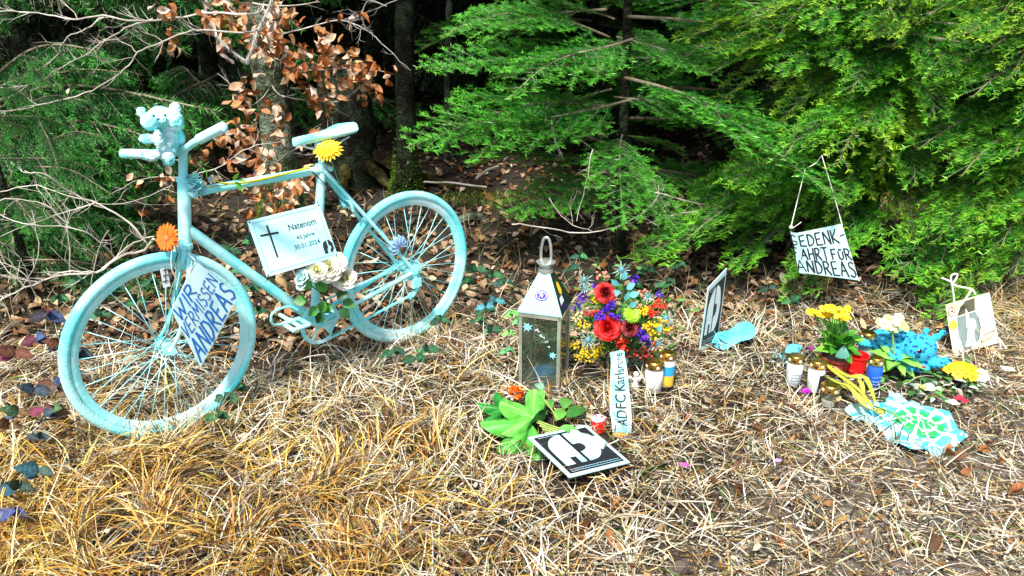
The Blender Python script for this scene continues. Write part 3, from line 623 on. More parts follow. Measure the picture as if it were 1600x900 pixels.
for i, (pts, Y, r0) in enumerate(LIMBS):
    P = [DY(x_, y_, Y+.04*math.sin(j*1.3+i)) for j, (x_, y_) in enumerate(pts)]
    if i in (0, 3, 5, 8, 10, 11, 12): P = [bb+bd*(P[0].z-bb.z-.02)]+P
    twiggy(beech, 'limb', P, r0*.75, r0*.3, side=len(pts)*2-2, sl=.15, seed=i)
# brown leaves, a leaf of the beech each
LV = []
for i, c in enumerate([(.50, .25, .11), (.62, .40, .25), (.36, .12, .03), (.68, .50, .37), (.46, .20, .07), (.74, .60, .49)]):
    mb = MB(); M = Matrix.Translation((0, .006, 0)); mb.leaf(M, .080, .038, [.9, -1.3, 1.7, .6, 2.2, -.5][i], [.75, .6, 1.1, .4, 1.4, .7][i], 9, c=c, wave=.13, c2=tuple(q*.7 for q in c))
    mb.tube([(0, -.01, 0), (0, .008, 0)], .0008, 3, c=(.25, .12, .05)); o = mb.build('leaf', M_litter, None, local=True, sharp=None); LV.append(o.data); bpy.data.objects.remove(o)
CL = [(350, 20, 45, 25, 26, 4.0), (270, 10, 30, 14, 8, 3.95), (260, 62, 22, 20, 5, 3.9), (395, 40, 40, 40, 22, 4.4), (445, 30, 22, 30, 12, 4.4), (430, 70, 28, 30, 14, 4.5),
      (345, 70, 22, 16, 5, 4.1), (465, 95, 25, 30, 24, 4.5), (508, 60, 18, 26, 14, 4.5), (530, 100, 38, 26, 32, 4.55), (560, 110, 30, 26, 16, 4.6), (505, 150, 30, 25, 20, 4.5), (575, 145, 22, 14, 7, 4.6), (610, 112, 14, 14, 4, 4.6),
      (385, 145, 22, 25, 14, 4.3), (400, 175, 35, 25, 16, 4.1), (365, 215, 25, 25, 14, 4.0), (430, 185, 22, 20, 8, 4.2), (350, 230, 20, 20, 6, 3.95),
      (395, 255, 35, 25, 16, 4.0), (410, 215, 35, 22, 10, 4.1), (462, 285, 30, 14, 14, 3.7), (430, 305, 35, 20, 16, 3.8), (395, 320, 12, 30, 5, 3.9), (475, 270, 18, 12, 8, 3.7), (240, 275, 30, 12, 8, 3.8), (470, 218, 14, 10, 5, 3.75),
      (210, 325, 6, 5, 1, 3.7), (106, 130, 6, 6, 1, 3.8), (268, 305, 6, 10, 2, 3.6), (312, 240, 12, 14, 3, 3.85), (540, 30, 20, 12, 4, 4.6)]
lm = MB()
for cx, cy, rx, ry, k, Y in CL:
    for i in range(int(k*1.7)):
        single = i < k*.7 or k < 5
        if k < 5 and i >= k: break
        a = rn.uniform(0, 6.28); q = math.sqrt(rn.random())*(1.05 if single else 1.15); p = DY(cx+math.cos(a)*q*rx, cy+math.sin(a)*q*ry, Y+rn.uniform(-.12, .12))
        d = Vector((rn.gauss(0, .8), rn.gauss(-.1, .7), rn.gauss(-.6, .6))); s_ = rn.uniform(.6, 1.1)*Y/4.3; M = frame(p, d, (rn.gauss(0, 1.), -.8+rn.gauss(0, .8), .5+rn.gauss(0, .5)))
        if single:
            o = bpy.data.objects.new('leaf', rn.choice(LV)); col.objects.link(o); o.parent = beech
            o.matrix_basis = beech.matrix_basis.inverted() @ M @ Matrix.Scale(s_, 4)
        else:
            c = jit(rn.choice([(.46, .20, .07), (.60, .36, .20), (.34, .10, .02), (.26, .09, .025), (.66, .46, .32)]), .2, rn)
            lm.leaf(M, .065*s_, .038*s_, rn.uniform(-1.2, 1.6), rn.uniform(.2, 1.1), 5, c=c, wave=.08)
lm.build('foliage', M_litter, beech, sharp=None)['kind'] = 'stuff'
# bush of bare twigs at the left
bb2 = G(180, 470); bush = thing('bare_bush', 'leafless pale twigged bush left of the front wheel', 'bush', bb2)
BT = [([(232, 385), (205, 350), (155, 320), (110, 300), (75, 275), (40, 268)], 3.3, .006), ([(240, 372), (225, 390), (190, 400), (150, 425), (95, 430), (40, 450), (-20, 480)], 3.25, .008),
      ([(180, 402), (150, 372), (110, 355), (50, 352), (0, 335)], 3.35, .0045), ([(150, 425), (100, 425), (60, 440), (0, 430)], 3.2, .004), ([(108, 350), (70, 320), (20, 310), (-20, 320)], 3.4, .004),
      ([(150, 315), (110, 330), (60, 345), (0, 370)], 3.3, .0035), ([(108, 425), (105, 350), (75, 300)], 3.35, .0035), ([(160, 420), (210, 380), (240, 370)], 3.25, .006),
      ([(0, 300), (60, 290), (120, 310), (190, 318), (270, 290)], 3.45, .003), ([(140, 470), (150, 400), (170, 360)], 3.2, .003), ([(60, 470), (40, 430), (0, 410)], 3.2, .004), ([(20, 470), (60, 400), (50, 330)], 3.5, .003)]
for i, (pts, Y, r0) in enumerate(BT):
    twiggy(bush, 'twig', [DY(x_, y_, Y+.05*math.sin(j+i)) for j, (x_, y_) in enumerate(pts)], r0*.8, r0*.35, side=len(pts)+2, sl=.15, seed=40+i)
db = thing('fallen_branch', 'pale bare branch arching over the leaf litter behind the lantern', 'branch', G(980, 390))
for i, (pts, Y, r0) in enumerate([([(800, 350), (830, 352), (890, 362), (930, 362), (975, 350), (1020, 320), (1030, 290)], 3.9, .004), ([(858, 310), (885, 345), (925, 362)], 3.9, .003), ([(925, 235), (915, 290), (900, 345)], 3.9, .003), ([(862, 188), (866, 215), (880, 250)], 4.2, .003), ([(1020, 300), (1090, 318), (1160, 325)], 4.3, .005), ([(1010, 350), (1080, 330), (1130, 335)], 4.2, .004), ([(880, 200), (930, 235), (960, 260)], 4.3, .003)]):
    twiggy(db, 'twig', [DY(x_, y_, Y) for x_, y_ in pts], r0, r0*.5, side=4, sl=.14, seed=60+i)
for i, (a, b_, r0, lb) in enumerate([((675, 232), (720, 218), .01, 'short grey stick on the leaf floor under the thin trunk'), ((745, 278), (778, 260), .012, 'brown stick lying on the leaf floor behind the lantern'), ((715, 345), (750, 340), .03, 'lichen covered broken log piece beside the rear wheel'), ((640, 285), (760, 292), .008, 'long thin stick lying across the leaf floor'), ((1040, 340), (1180, 322), .012, 'pale stick propped in the brush under the firs'), ((1180, 395), (1225, 350), .012, 'brown stick beneath the fir left of the hanging sign')]):
    mb = MB(); p, q = G(*a, .03), G(*b_, .04); mb.tube(subdivide([p, p.lerp(q, .5)+Vector((0, 0, .015)), q], 4, .004, rn), r0, 7)
    tag(mb.build('stick', M_twig if i != 2 else M_beech), lb, 'stick')
# brambles and ivy
def bramble(label, spots_, cols, seed, Y=None, size=.05, base=None, cat='plant', stem=True):
    r_ = random.Random(seed); p0 = base or DY(*spots_[0], Y); t = thing('bramble', label, cat, (p0.x, p0.y, 0)); sm = MB(); prev = None
    for (px, py) in spots_:
        yy = Y+r_.uniform(-.06, .06); p = DY(px, py, yy)
        if p.z < .07: p = G(px, py, .085)
        if prev is not None and stem: sm.tube(subdivide([prev, prev.lerp(p, .5)+Vector((0, 0, .02)), p], 3), .0018, 4)
        prev = p
        for q in range(3):
            a = (q-1)*1.1+r_.uniform(-.3, .3); d = Vector((math.sin(a), -.3, math.cos(a)*.7-.45)); L = size*r_.uniform(.8, 1.3); c = jit(r_.choice(cols), .25, r_)
            mb = MB(); M = frame(p+Vector((0, 0, .004*q)), d, (r_.gauss(0, .3), -1, .8)); mb.leaf(M, L, L*.58, .6, .25, 9, c=c, tip=.72, wave=.05, c2=jit(tuple(min(1, x_*1.4+.015) for x_ in c), .1, r_))
            mb.build('leaf', mat('bramble_leaf', attr=True, rough=.6, var=.4, scale=60, bump=.7, bscale=110, spec=.12), t, sharp=None)
    if stem and sm.v: sm.build('stem', M_bark, t)
    return t
PUR = [(.06, .04, .09), (.10, .02, .04), (.02, .02, .03), (.09, .035, .02), (.03, .05, .12)]
bramble('purple leaved bramble shoot left of the front wheel top', [(75, 492), (95, 540), (58, 530), (25, 552), (85, 600), (70, 640)], PUR, 1, 2.75, .066)
bramble('dark striped bramble leaves overlapping the front tyre', [(118, 552), (112, 610), (90, 605)], [(.06, .05, .035), (.09, .05, .03), (.03, .04, .05)], 2, 2.45, .062)
bramble('bronze bramble leaves low in the straw at the left', [(30, 645), (85, 640), (60, 680), (15, 665), (55, 610)], [(.04, .09, .04), (.10, .05, .02), (.03, .05, .07)], 3, 2.45, .058)
bramble('blue green bramble leaves at the lower left', [(62, 735), (30, 760)], [(.02, .07, .10), (.03, .06, .04)], 4, 2.2, .064)
bramble('dark blue bramble leaf in the bottom left corner', [(20, 800)], [(.04, .06, .16)], 5, 2.0, .06)
DG = [(.015, .075, .03), (.03, .12, .045), (.012, .05, .03)]
for i, (sp, Y, lb) in enumerate([([(760, 485), (745, 500), (770, 515)], 3.5, 'blue green bramble leaves right of the rear wheel'), ([(745, 420), (770, 430), (725, 440), (790, 440)], 3.75, 'dark ivy leaves behind the rear wheel'), ([(420, 350), (395, 375), (360, 390), (440, 390), (380, 420)], 3.6, 'dark bramble leaves behind the name plate'),
                     ([(650, 560), (690, 500), (670, 545), (615, 550)], 3.2, 'green leaves clinging to the bottom of the rear wheel'), ([(350, 620), (340, 650), (370, 605)], 2.9, 'green leaves inside the lower front wheel'), ([(390, 450), (370, 470), (405, 485)], 3.4, 'dark leaves between the wheels'), ([(180, 450), (215, 470), (160, 490), (235, 440)], 3.15, 'dark bramble leaves seen through the upper front wheel'), ([(340, 480), (330, 520), (300, 500)], 3.15, 'dark leaves seen through the front wheel right of its hub'),
                     ([(1010, 420), (1040, 440), (990, 445), (1060, 415)], 3.9, 'dark ivy leaves behind the bouquet'), ([(120, 440), (155, 455), (90, 465)], 3.2, 'dark green bramble leaves above the front tyre'), ([(890, 420), (870, 445), (905, 400)], 3.9, 'small dark leaves behind the lantern handle'), ([(1200, 450), (1235, 470)], 3.8, 'bramble leaves below the hanging sign')]):
    bramble(lb, sp, DG, 20+i, Y, .055)
bramble('small bright green sprig left of the lantern', [(800, 490), (795, 520), (790, 548), (812, 500)], [(.12, .42, .08), (.08, .3, .1)], 50, 3.15, .035)
bramble('tall bare stem with bluish leaves beside the lantern', [(775, 470), (758, 478)], [(.04, .16, .2)], 51, 3.4, .04)
# ================================================================== THE BICYCLE
bike = thing('bicycle', 'old racing bicycle painted entirely pale turquoise with signs and flowers tied on', 'bicycle', BW(.5, 0, 0), math.atan2(BU.y, BU.x))
def tubep(name, pts, r, m=M_paint, n=12, parent=bike, k=0, mb=None):
    P = [BW(*p) for p in pts]
    if k: P = subdivide(P, k)
    b = mb or MB(); b.tube(P, r, n)
    return None if mb else b.build(name, m, parent)
HT, HB = (.195, 0, .945), (.160, 0, .700); TT = (.197, 0, .893); ST = (.742, 0, .905); BBK = (.640, 0, .262); RH = (1.125, 0, .362); FH = (.025, 0, .353)
fr = MB()
tubep('', [HT, HB], .0222, mb=fr, n=16); tubep('', [TT, (.735, 0, .882)], .0165, mb=fr); tubep('', [(.173, 0, .772), BBK], .0205, mb=fr); tubep('', [ST, BBK], .0182, mb=fr)
tubep('', [(.640, -.036, .262), (.640, .036, .262)], .022, mb=fr, n=16)
for s_ in (-1, 1):
    tubep('', [(.738, s_*.018, .885), (.80, s_*.03, .80), (RH[0]-.01, s_*.062, RH[2]+.012)], .0085, mb=fr, n=8, k=3)
    tubep('', [(.655, s_*.02, .262), (.78, s_*.040, .285), (RH[0]-.02, s_*.062, RH[2]-.004)], .0095, mb=fr, n=8, k=3)
    fr.prism([(0, -.02), (.035, -.012), (.03, .018), (-.01, .022)], .005, Matrix.Translation(BW(RH[0]-.018, s_*.062, RH[2])) @ Matrix((tuple(BU), (0, 0, 1), tuple(BV))).transposed().to_4x4())
fr.build('frame', M_paint, bike)
for a, b in ((.948, .935), (.715, .698)):
    q = MB(); x0 = .160+(a-.700)*.143; q.tube([BW(x0, 0, a), BW(x0-.002, 0, b)], .0265, 16); q.build('headset_ring', M_paintw, bike)
q = MB(); q.tube([BW(.735, 0, .905), BW(.733, 0, .88)], .021, 14); q.tube([BW(.765, -.02, .885), BW(.765, .03, .885)], .010, 10); q.build('seat_clamp', M_paintw, bike)
fk = MB(); tubep('', [(.157, -.035, .672), (.157, .035, .672)], .017, mb=fk); tubep('', [(.158, 0, .70), (.156, 0, .66)], .021, mb=fk)
for s_ in (-1, 1): fk.tube(subdivide([BW(.156, s_*.038, .675), BW(.130, s_*.048, .56), BW(.098, s_*.052, .47), BW(.062, s_*.054, .40), BW(.022, s_*.056, .353)], 4), [.0125-.0004*i for i in range(17)], 9)
fk.build('fork', M_paint, bike)
st = MB(); st.tube([BW(.192, 0, .945), BW(.207, 0, 1.045)], .0150, 14); st.tube([BW(.207, 0, 1.03), BW(.197, -.002, 1.052)], .020, 14); st.build('stem', M_paintw, bike)
hb = MB(); HP = [BW(.098, -.275, 1.004), BW(.139, -.18, 1.012), BW(.185, -.06, 1.035), BW(.195, .0, 1.045), BW(.200, .06, 1.065), BW(.212, .125, 1.098), BW(.251, .25, 1.155)]
hb.tube(subdivide(HP, 5), .0125, 12); hbo = hb.build('handlebar', M_paint, bike)
for a, b in ((HP[0], HP[1]), (HP[6], HP[5])):
    g = MB(); d = (b-a).normalized(); nn_ = 24
    g.tube([a-d*.004+d*(i*.006) for i in range(nn_)], [.010, .0175]+[.0178 if i % 2 else .0168 for i in range(nn_-2)], 14); g.build('grip', M_paintw, hbo)
# saddle: long nose, broad rear
def saddle():
    mb = MB(); n = 16; m = 14; vs = []
    for i in range(n+1):
        t = i/n; u = .630+t*.275; hw = .018+.060*(1/(1+math.exp(-(t-.62)*13))); hw *= min(1, (1-t)*7+.12)**.5 if t > .86 else 1; hw *= min(1, t*8+.3)**.5
        zt = 1.012+.014*t+.022*max(0, t-.6); dp = .028-.008*t
        for j in range(m):
            a = 2*math.pi*j/m; cy, sy = math.cos(a), math.sin(a)
            vs.append(BW(u, cy*hw, zt+(sy*.012 if sy > 0 else sy*dp*(1 if abs(cy) > .3 else .5))))
    mb.add(vs, [(i*m+j, i*m+(j+1) % m, (i+1)*m+(j+1) % m, (i+1)*m+j) for i in range(n) for j in range(m)]+[tuple(range(m-1, -1, -1)), tuple(n*m+j for j in range(m))])
    o = mb.build('saddle', M_paint, bike, sharp=60)
    r_ = MB()
    for s_ in (-1, 1): r_.tube(subdivide([BW(.655, s_*.01, .998), BW(.70, s_*.02, .972), BW(.78, s_*.022, .972), BW(.86, s_*.03, 1.0)], 3), .0035, 6)
    r_.build('saddle_rail', M_steel, o)
saddle()
q = MB(); q.tube([BW(.741, 0, .90), BW(.748, 0, .985)], .0125, 14); q.tube([BW(.728, 0, .978), BW(.768, 0, .978)], .018, 10); q.build('seat_post', M_paintw, bike)
def wheel(H, seed, rear):
    rn = random.Random(seed); wh = MB(); 
    hubm = MB(); hubm.tube([BW(H[0], -.055, H[2]), BW(H[0], .055, H[2])], .009, 10)
    hubm.tube([BW(H[0], v, H[2]) for v in (-.036, -.033, -.03, 0, .03, .033, .036)], [.024, .025, .015, .013, .015, .025, .024], 16)
    hubm.tube([BW(H[0], -.066, H[2]), BW(H[0], -.056, H[2])], .013, 8); hubm.tube([BW(H[0], .056, H[2]), BW(H[0], .070, H[2])], .013, 6)
    W_ = thing('wheel', None, None, (0, 0, 0)); W_.parent = bike; W_.matrix_basis = Matrix()
    def ring(prof, m, name, seg=72, tread=False):
        mb = MB(); k = len(prof)
        for i in range(seg):
            a = 2*math.pi*i/seg
            for j, (r_, v) in enumerate(prof):
                rr = r_+(.0013*(i % 2) if tread and 2 <= j <= k-3 else 0)
                mb.v.append(tuple(BW(H[0]+rr*math.cos(a), v, H[2]+rr*math.sin(a)))); mb.c.append((1, 1, 1))
        for i in range(seg):
            for j in range(k): mb.f.append([i*k+j, ((i+1) % seg)*k+j, ((i+1) % seg)*k+(j+1) % k, i*k+(j+1) % k]); mb.m.append(0)
        return mb.build(name, m, W_)
    ring([(.334+.0195*math.cos(t), .0195*math.sin(t)) for t in [2*math.pi*j/16 for j in range(16)]], M_tyre, 'tyre', 120, True)
    ring([(.318, .013), (.320, -.013), (.306, -.0125), (.292, -.006), (.290, 0), (.292, .006), (.306, .0125)], M_rim, 'rim')
    hubm.build('hub', M_paint, W_)
    proto = None
    for i in range(36):
        s_ = 1 if i % 2 else -1; a = 2*math.pi*i/36; off = R(48)*(1 if (i//2) % 2 else -1)
        p = BW(H[0]+.023*math.cos(a+off), s_*.032, H[2]+.023*math.sin(a+off)); q_ = BW(H[0]+.294*math.cos(a), s_*.002, H[2]+.294*math.sin(a))
        mb = MB(); mb.tube([p, q_], .00155, 5); mb.tube([q_.lerp(p, .04), q_], .0028, 5); mb.build('spoke', M_paintw, W_, sharp=None)
    if rear:
        for r_, v in ((.045, .040), (.038, .044), (.032, .048), (.028, .052)):
            g = MB(); pts = []
            for i in range(40): a = 2*math.pi*i/40; rr = r_+(.003 if i % 2 else 0); pts.append((rr*math.cos(a), rr*math.sin(a)))
            g.prism(pts, .0022, Matrix.Translation(BW(H[0], v, H[2])) @ Matrix((tuple(BU), (0, 0, 1), tuple(BV))).transposed().to_4x4()); g.build('sprocket', M_paint, W_)
    return W_
wheel((.03, 0, .353), 1, False); wheel((1.125, 0, .360), 2, True)
# crankset on the road side
BM = Matrix((tuple(BU), (0, 0, 1), tuple(BV))).transposed().to_4x4()
cx_, cz_ = .640, .262
cr = MB(); k = 46; ri, ro = .076, .087
for i in range(int(k*1.7)):
    a = math.pi*i/k; rr = ro+(.004 if i % 2 else 0)
    for r2, v in ((ri, .046), (rr, .046), (rr, .050), (ri, .050)): cr.v.append(tuple(BW(cx_+r2*math.cos(a), v, cz_+r2*math.sin(a)))); cr.c.append((1, 1, 1))
for i in range(2*k):
    i2 = (i+1) % (2*k)
    for j in range(4): cr.f.append([i*4+j, i2*4+j, i2*4+(j+1) % 4, i*4+(j+1) % 4]); cr.m.append(0)
for i in range(5): a = 2*math.pi*i/5+.3; cr.tube([BW(cx_, .048, cz_), BW(cx_+.08*math.cos(a), .048, cz_+.08*math.sin(a))], .0055, 6)
cr.tube([BW(cx_, .03, cz_), BW(cx_, .062, cz_)], .018, 12); cr.build('chainring', M_paintw, bike)
for s_, d in ((1, (-.150, .070)), (-1, (.150, -.070))):
    c_ = MB(); v0 = .062*s_; c_.tube([BW(cx_, v0, cz_), BW(cx_+d[0]*.5, v0+.004*s_, cz_+d[1]*.5), BW(cx_+d[0], v0+.012*s_, cz_+d[1])], [.013, .010, .011], 8); c_.build('crank', M_paint, bike)
    pd = MB(); pc = BW(cx_+d[0], 0, cz_+d[1]); y0, y1 = (.085, .165) if s_ > 0 else (-.165, -.085)
    for du, dz in ((-.035, 0), (.035, 0)): pd.tube([pc+BU*du+BV*y0+Vector((0, 0, dz)), pc+BU*du+BV*y1+Vector((0, 0, dz))], .009, 8)
    for v in (y0, y1): pd.tube([pc+BU*-.035+BV*v, pc+BU*.035+BV*v], .008, 8)
    pd.tube([pc+BV*min(y0, 0), pc+BV*y1], .008, 8); po = pd.build('pedal', M_paint, bike)
    if s_ > 0:
        tc = MB(); tc.tube(subdivide([pc+BU*-.03+BV*.09, pc+BU*-.085+BV*.10+Vector((0, 0, .02)), pc+BU*-.09+BV*.12+Vector((0, 0, .075)), pc+BU*-.03+BV*.125+Vector((0, 0, .085)), pc+BU*.01+BV*.125+Vector((0, 0, .06))], 4), .0045, 6)
        tc.build('toe_clip', M_paint, po)
def chain():
    mb = MB(); pts = []; v = .046
    for i in range(13): a = R(92)+R(176)*i/12; pts.append((cx_+.089*math.cos(a), cz_+.089*math.sin(a)))
    a_ = (RH[0], RH[2]-.10); pts += [(RH[0]-.02, RH[2]-.115), (RH[0]+.015, RH[2]-.10)]
    for i in range(8): a = R(-80)+R(170)*i/7; pts.append((RH[0]+.045*math.cos(a), RH[2]+.045*math.sin(a)))
    P = [BW(x, v, z) for x, z in pts]; P.append(P[0]); out = []
    for p, q_ in zip(P, P[1:]):
        n_ = max(1, int((q_-p).length/.0127))
        for i in range(n_): out.append((p.lerp(q_, i/n_), p.lerp(q_, (i+.72)/n_), i % 2))
    for p, q_, e in out:
        w_ = .0035 if e else .0022; d = (q_-p).normalized(); M = frame(p, d, tuple(BV)); l = (q_-p).length
        mb.box((-.0042, -.001, -w_), (.0042, l+.001, w_), M)
    mb.build('chain', M_paint, bike)
chain()
dr = MB(); dr.tube([BW(RH[0]-.02, .046, RH[2]-.115), BW(RH[0]-.02, .052, RH[2]-.115)], .016, 12); dr.tube([BW(RH[0]+.015, .046, RH[2]-.085), BW(RH[0]+.015, .052, RH[2]-.085)], .014, 12)
dr.tube([BW(RH[0], .058, RH[2]-.02), BW(RH[0]+.015, .058, RH[2]-.085), BW(RH[0]-.02, .058, RH[2]-.118)], [.012, .009, .007], 8); dr.box((-.02, -.02, 0), (.025, .02, .018), Matrix.Translation(BW(RH[0]+.0, .055, RH[2]-.055)) @ BM); dr.build('derailleur', M_paint, bike)
for (u0, z0, nm) in ((.83, .745, 'rear_brake'), (.135, .71, 'front_brake')):
    b = MB()
    for s_ in (-1, 1): b.tube(subdivide([BW(u0, 0, z0), BW(u0+.006, s_*.035, z0-.006), BW(u0+.02 if nm == 'rear_brake' else u0-.005, s_*.032, z0-.05)], 3), [.008]*7, 7)
    b.box((-.006, -.03, -.01), (.006, .03, .01), Matrix.Translation(BW(u0, 0, z0)) @ BM); b.build('brake', M_paint, bike)
cb = MB(); cb.tube(subdivide([PB(568, 378, .07), PB(590, 388, .07), PB(604, 402, .07), PB(612, 415, .07)], 4), .003, 5); cb.tube(subdivide([PB(488, 268, .02), PB(520, 300, .035), PB(545, 322, .04)], 4), .0025, 5)
cb.tube(subdivide([PB(278, 395, .03), PB(262, 455, .06), PB(272, 500, .06), PB(250, 540, .06)], 4), .0022, 5); cb.build('cable', M_black, bike)
tg = MB(); tg.box((-.012, -.034, 0), (.012, .034, .002), Matrix.Translation(PB(258, 434, .07)) @ BM); to = tg.build('label_plate', M_paper, bike); k_ = MB()
for i in range(3): k_.tube([PB(254, 422+i*9, .0735), PB(263, 420+i*9, .0735)], .0012, 4)
k_.tube([PB(258, 417, .0735), PB(259, 442, .0735)], .0012, 4); k_.build('mark', M_black, to)

# ================================================================== teddy bear (painted over)
def plush(name, ells, m, parent=None, voxel=.0045, disp=.0022, fs=90):
    mb = MB()
    for e in ells: mb.ell(e[0], e[1], e[2] if len(e) > 2 else Matrix(), 16, 12)
    o = mb.build(name, m, parent, sharp=None)
    md = o.modifiers.new('r', 'REMESH'); md.mode = 'VOXEL'; md.voxel_size = voxel; sm_ = o.modifiers.new('s', 'SMOOTH'); sm_.iterations = 2
    dg = bpy.context.evaluated_depsgraph_get(); dg.update(); me = bpy.data.meshes.new_from_object(o.evaluated_get(dg)); o.modifiers.clear(); o.data = me
    n_ = len(me.vertices); co = np.empty(n_*3); me.vertices.foreach_get('co', co); nr = np.empty(n_*3); me.vertices.foreach_get('normal', nr); co = co.reshape(-1, 3); nr = nr.reshape(-1, 3)
    h_ = np.array([noise.noise(Vector(c)*fs)+.6*noise.noise(Vector(c)*fs*2.3) for c in co]); co = co+nr*(h_*disp)[:, None]
    me.vertices.foreach_set('co', co.ravel()); me.polygons.foreach_set('use_smooth', [True]*len(me.polygons)); me.update(); return o
PX = .00240     # metres per photo pixel near the handlebar
def TB(px, py, v): return PB(px, py, v)
tv = .03
ted = thing('teddy_bear', 'teddy bear painted pale turquoise sitting on the handlebar of the bicycle', 'teddy bear', TB(255, 240, tv))
plush('body', [(TB(265, 217, tv), (.030, .034, .050)), (TB(260, 238, tv), (.034, .036, .028)), (TB(251, 184, tv-.01), (.044, .040, .038)), (TB(234, 190, tv+.02), (.030, .024, .030)), (TB(274, 189, tv+.02), (.027, .024, .036)),
      (TB(221, 175, tv+.01), (.016, .009, .017)), (TB(274, 170, tv+.01), (.020, .011, .021)), (TB(252, 188, tv+.05), (.019, .022, .016)),
      (TB(230, 217, tv+.035), (.028, .016, .017)), (TB(248, 219, tv+.05), (.016, .018, .034)), (TB(281, 213, tv), (.016, .018, .032)), (TB(235, 243, tv+.07), (.033, .019, .019)), (TB(263, 249, tv+.065), (.021, .022, .024))], M_fluff, ted, .0035, .0028, 120)
fc = MB(); fc.ell(TB(247, 186, tv+.078), (.006, .005, .004), c=(.03, .12, .16))
fc.tube([TB(247, 189, tv+.078), TB(249, 194, tv+.074)], .0012, 4, c=(.05, .2, .25))
for p in ((240, 181), (258, 180)): fc.ell(TB(*p, tv+.066), .0042, c=(.02, .08, .10))
fc.build('face', M_colh, ted)

# ================================================================== strokes lettering
GL = {'A': [[(0, 0), (.36, 1), (.7, 0)], [(.13, .36), (.58, .38)]], 'N': [[(0, 0), (.03, 1), (.62, 0), (.62, 1)]], 'D': [[(.05, 0), (.05, 1), (.4, .93), (.64, .6), (.58, .25), (.35, .03), (.05, 0)]],
      'R': [[(.03, 0), (.03, 1), (.42, .98), (.56, .75), (.42, .52), (.05, .47)], [(.2, .47), (.62, 0)]], 'E': [[(.55, 1), (.03, .98), (.03, .02), (.6, 0)], [(.03, .5), (.45, .52)]],
      'S': [[(.56, .86), (.36, 1), (.1, .9), (.1, .66), (.5, .42), (.56, .16), (.32, 0), (.02, .12)]], 'W': [[(0, 1), (.22, 0), (.42, .7), (.62, 0), (.86, 1)]], 'I': [[(.1, 0), (.1, 1)]],
      'V': [[(0, 1), (.3, 0), (.6, 1)]], 'M': [[(0, 0), (.08, 1), (.38, .35), (.68, 1), (.78, 0)]], 'K': [[(.03, 0), (.03, 1)], [(.58, 1), (.06, .45), (.64, 0)]], 'F': [[(.03, 0), (.03, 1), (.56, 1)], [(.03, .54), (.42, .54)]],
      'H': [[(.03, 0), (.03, 1)], [(.6, 0), (.6, 1)], [(.03, .5), (.6, .5)]], 'T': [[(0, 1), (.7, 1)], [(.36, 0), (.35, 1)]], 'U': [[(.03, .75), (.05, .2), (.28, 0), (.5, .15), (.54, .75)], [(.18, .88), (.18, 1)], [(.36, .88), (.36, 1)]],
      'G': [[(.6, .85), (.35, 1), (.08, .75), (.05, .3), (.3, 0), (.6, .15), (.6, .45), (.36, .45)]], '-': [[(.05, .5), (.5, .55)]]}
def strokes(text, x0, x1, y0, y1, seed=0, slant=0):
    r_ = random.Random(seed); out = []; x = 0
    for ch in text:
        if ch == ' ': x += .45; continue
        g = GL[ch]; wd = max(p[0] for s_ in g for p in s_)
        for s_ in g: out.append([(x+px+slant*py, py+r_.uniform(-.02, .02)) for px, py in s_])
        x += wd+.22
    W_ = x-.22; return [[(x0+(x1-x0)*px/W_, y0+(y1-y0)*py) for px, py in s_] for s_ in out]
class Board:
    def __init__(s, TL, TR, BR_, BL, th=.003, warp=0.):
        s.c = [Vector(q) for q in (TL, TR, BR_, BL)]; s.th = th; s.warp = warp
        s.n = ((s.c[2]-s.c[0]).cross(s.c[1]-s.c[3])).normalized()
        if s.n.dot(CAM-s.c[0]) < 0: s.n = -s.n
    def S(s, u, v, off=0.):          # u right, v up
        TL, TR, BR_, BL = s.c; p = (BL.lerp(BR_, u)).lerp(TL.lerp(TR, u), v)
        return p+s.n*(off+s.warp*math.sin(math.pi*u)*math.sin(2*v+.5))
    def board(s, name, m, parent, n=8):
        mb = MB()
        for side in (0, 1):
            for i in range(n+1):
                for j in range(n+1): mb.v.append(tuple(s.S(i/n, j/n, -s.th*side))); mb.c.append((1, 1, 1))
        N2 = (n+1)**2
        for i in range(n):
            for j in range(n):
                a = i*(n+1)+j; mb.f.append([a, a+n+1, a+n+2, a+1]); mb.f.append([N2+a, N2+a+1, N2+a+n+2, N2+a+n+1])
        for i in range(n):
            for a, b in ((i, i+1), (n*(n+1)+i, n*(n+1)+i+1), (i*(n+1), (i+1)*(n+1)), (i*(n+1)+n, (i+1)*(n+1)+n)): mb.f.append([a, b, N2+b, N2+a])
        mb.m = [0]*len(mb.f); return mb.build(name, m, parent, sharp=30)
    def ribbon(s, mb, pts, wd, off=.0012, c=None):
        for i in range(len(pts)-1):
            o2 = off+.00006*(i % 7); p = s.S(*pts[i], o2); q = s.S(*pts[i+1], o2); t = q-p
            if t.length < 1e-6: continue
            t.normalize(); b = s.n.cross(t).normalized()*wd*.5; e = t*wd*.28
            mb.add([p+b*.7-e, p-b*.7-e, p+b-e*.3, p-b-e*.3, q+b+e*.3, q-b+e*.3, q+b*.7+e, q-b*.7+e], [(0, 1, 3, 2), (2, 3, 5, 4), (4, 5, 7, 6)], 0, c)
    def poly(s, mb, pts, off=.0012, mi=0, c=None): mb.add([s.S(*p, off) for p in pts], [tuple(range(len(pts)))], mi, c)
    def ring(s, mb, cx, cy, r, wd, asp=1., off=.0014, n=24, c=None): s.ribbon(mb, [(cx+r*math.cos(2*math.pi*i/n), cy+r*asp*math.sin(2*math.pi*i/n)) for i in range(n+1)], wd, off, c)
def smooth2(p, k=3): return [(v.x, v.y) for v in subdivide([Vector((a, b, 0)) for a, b in p], k)]
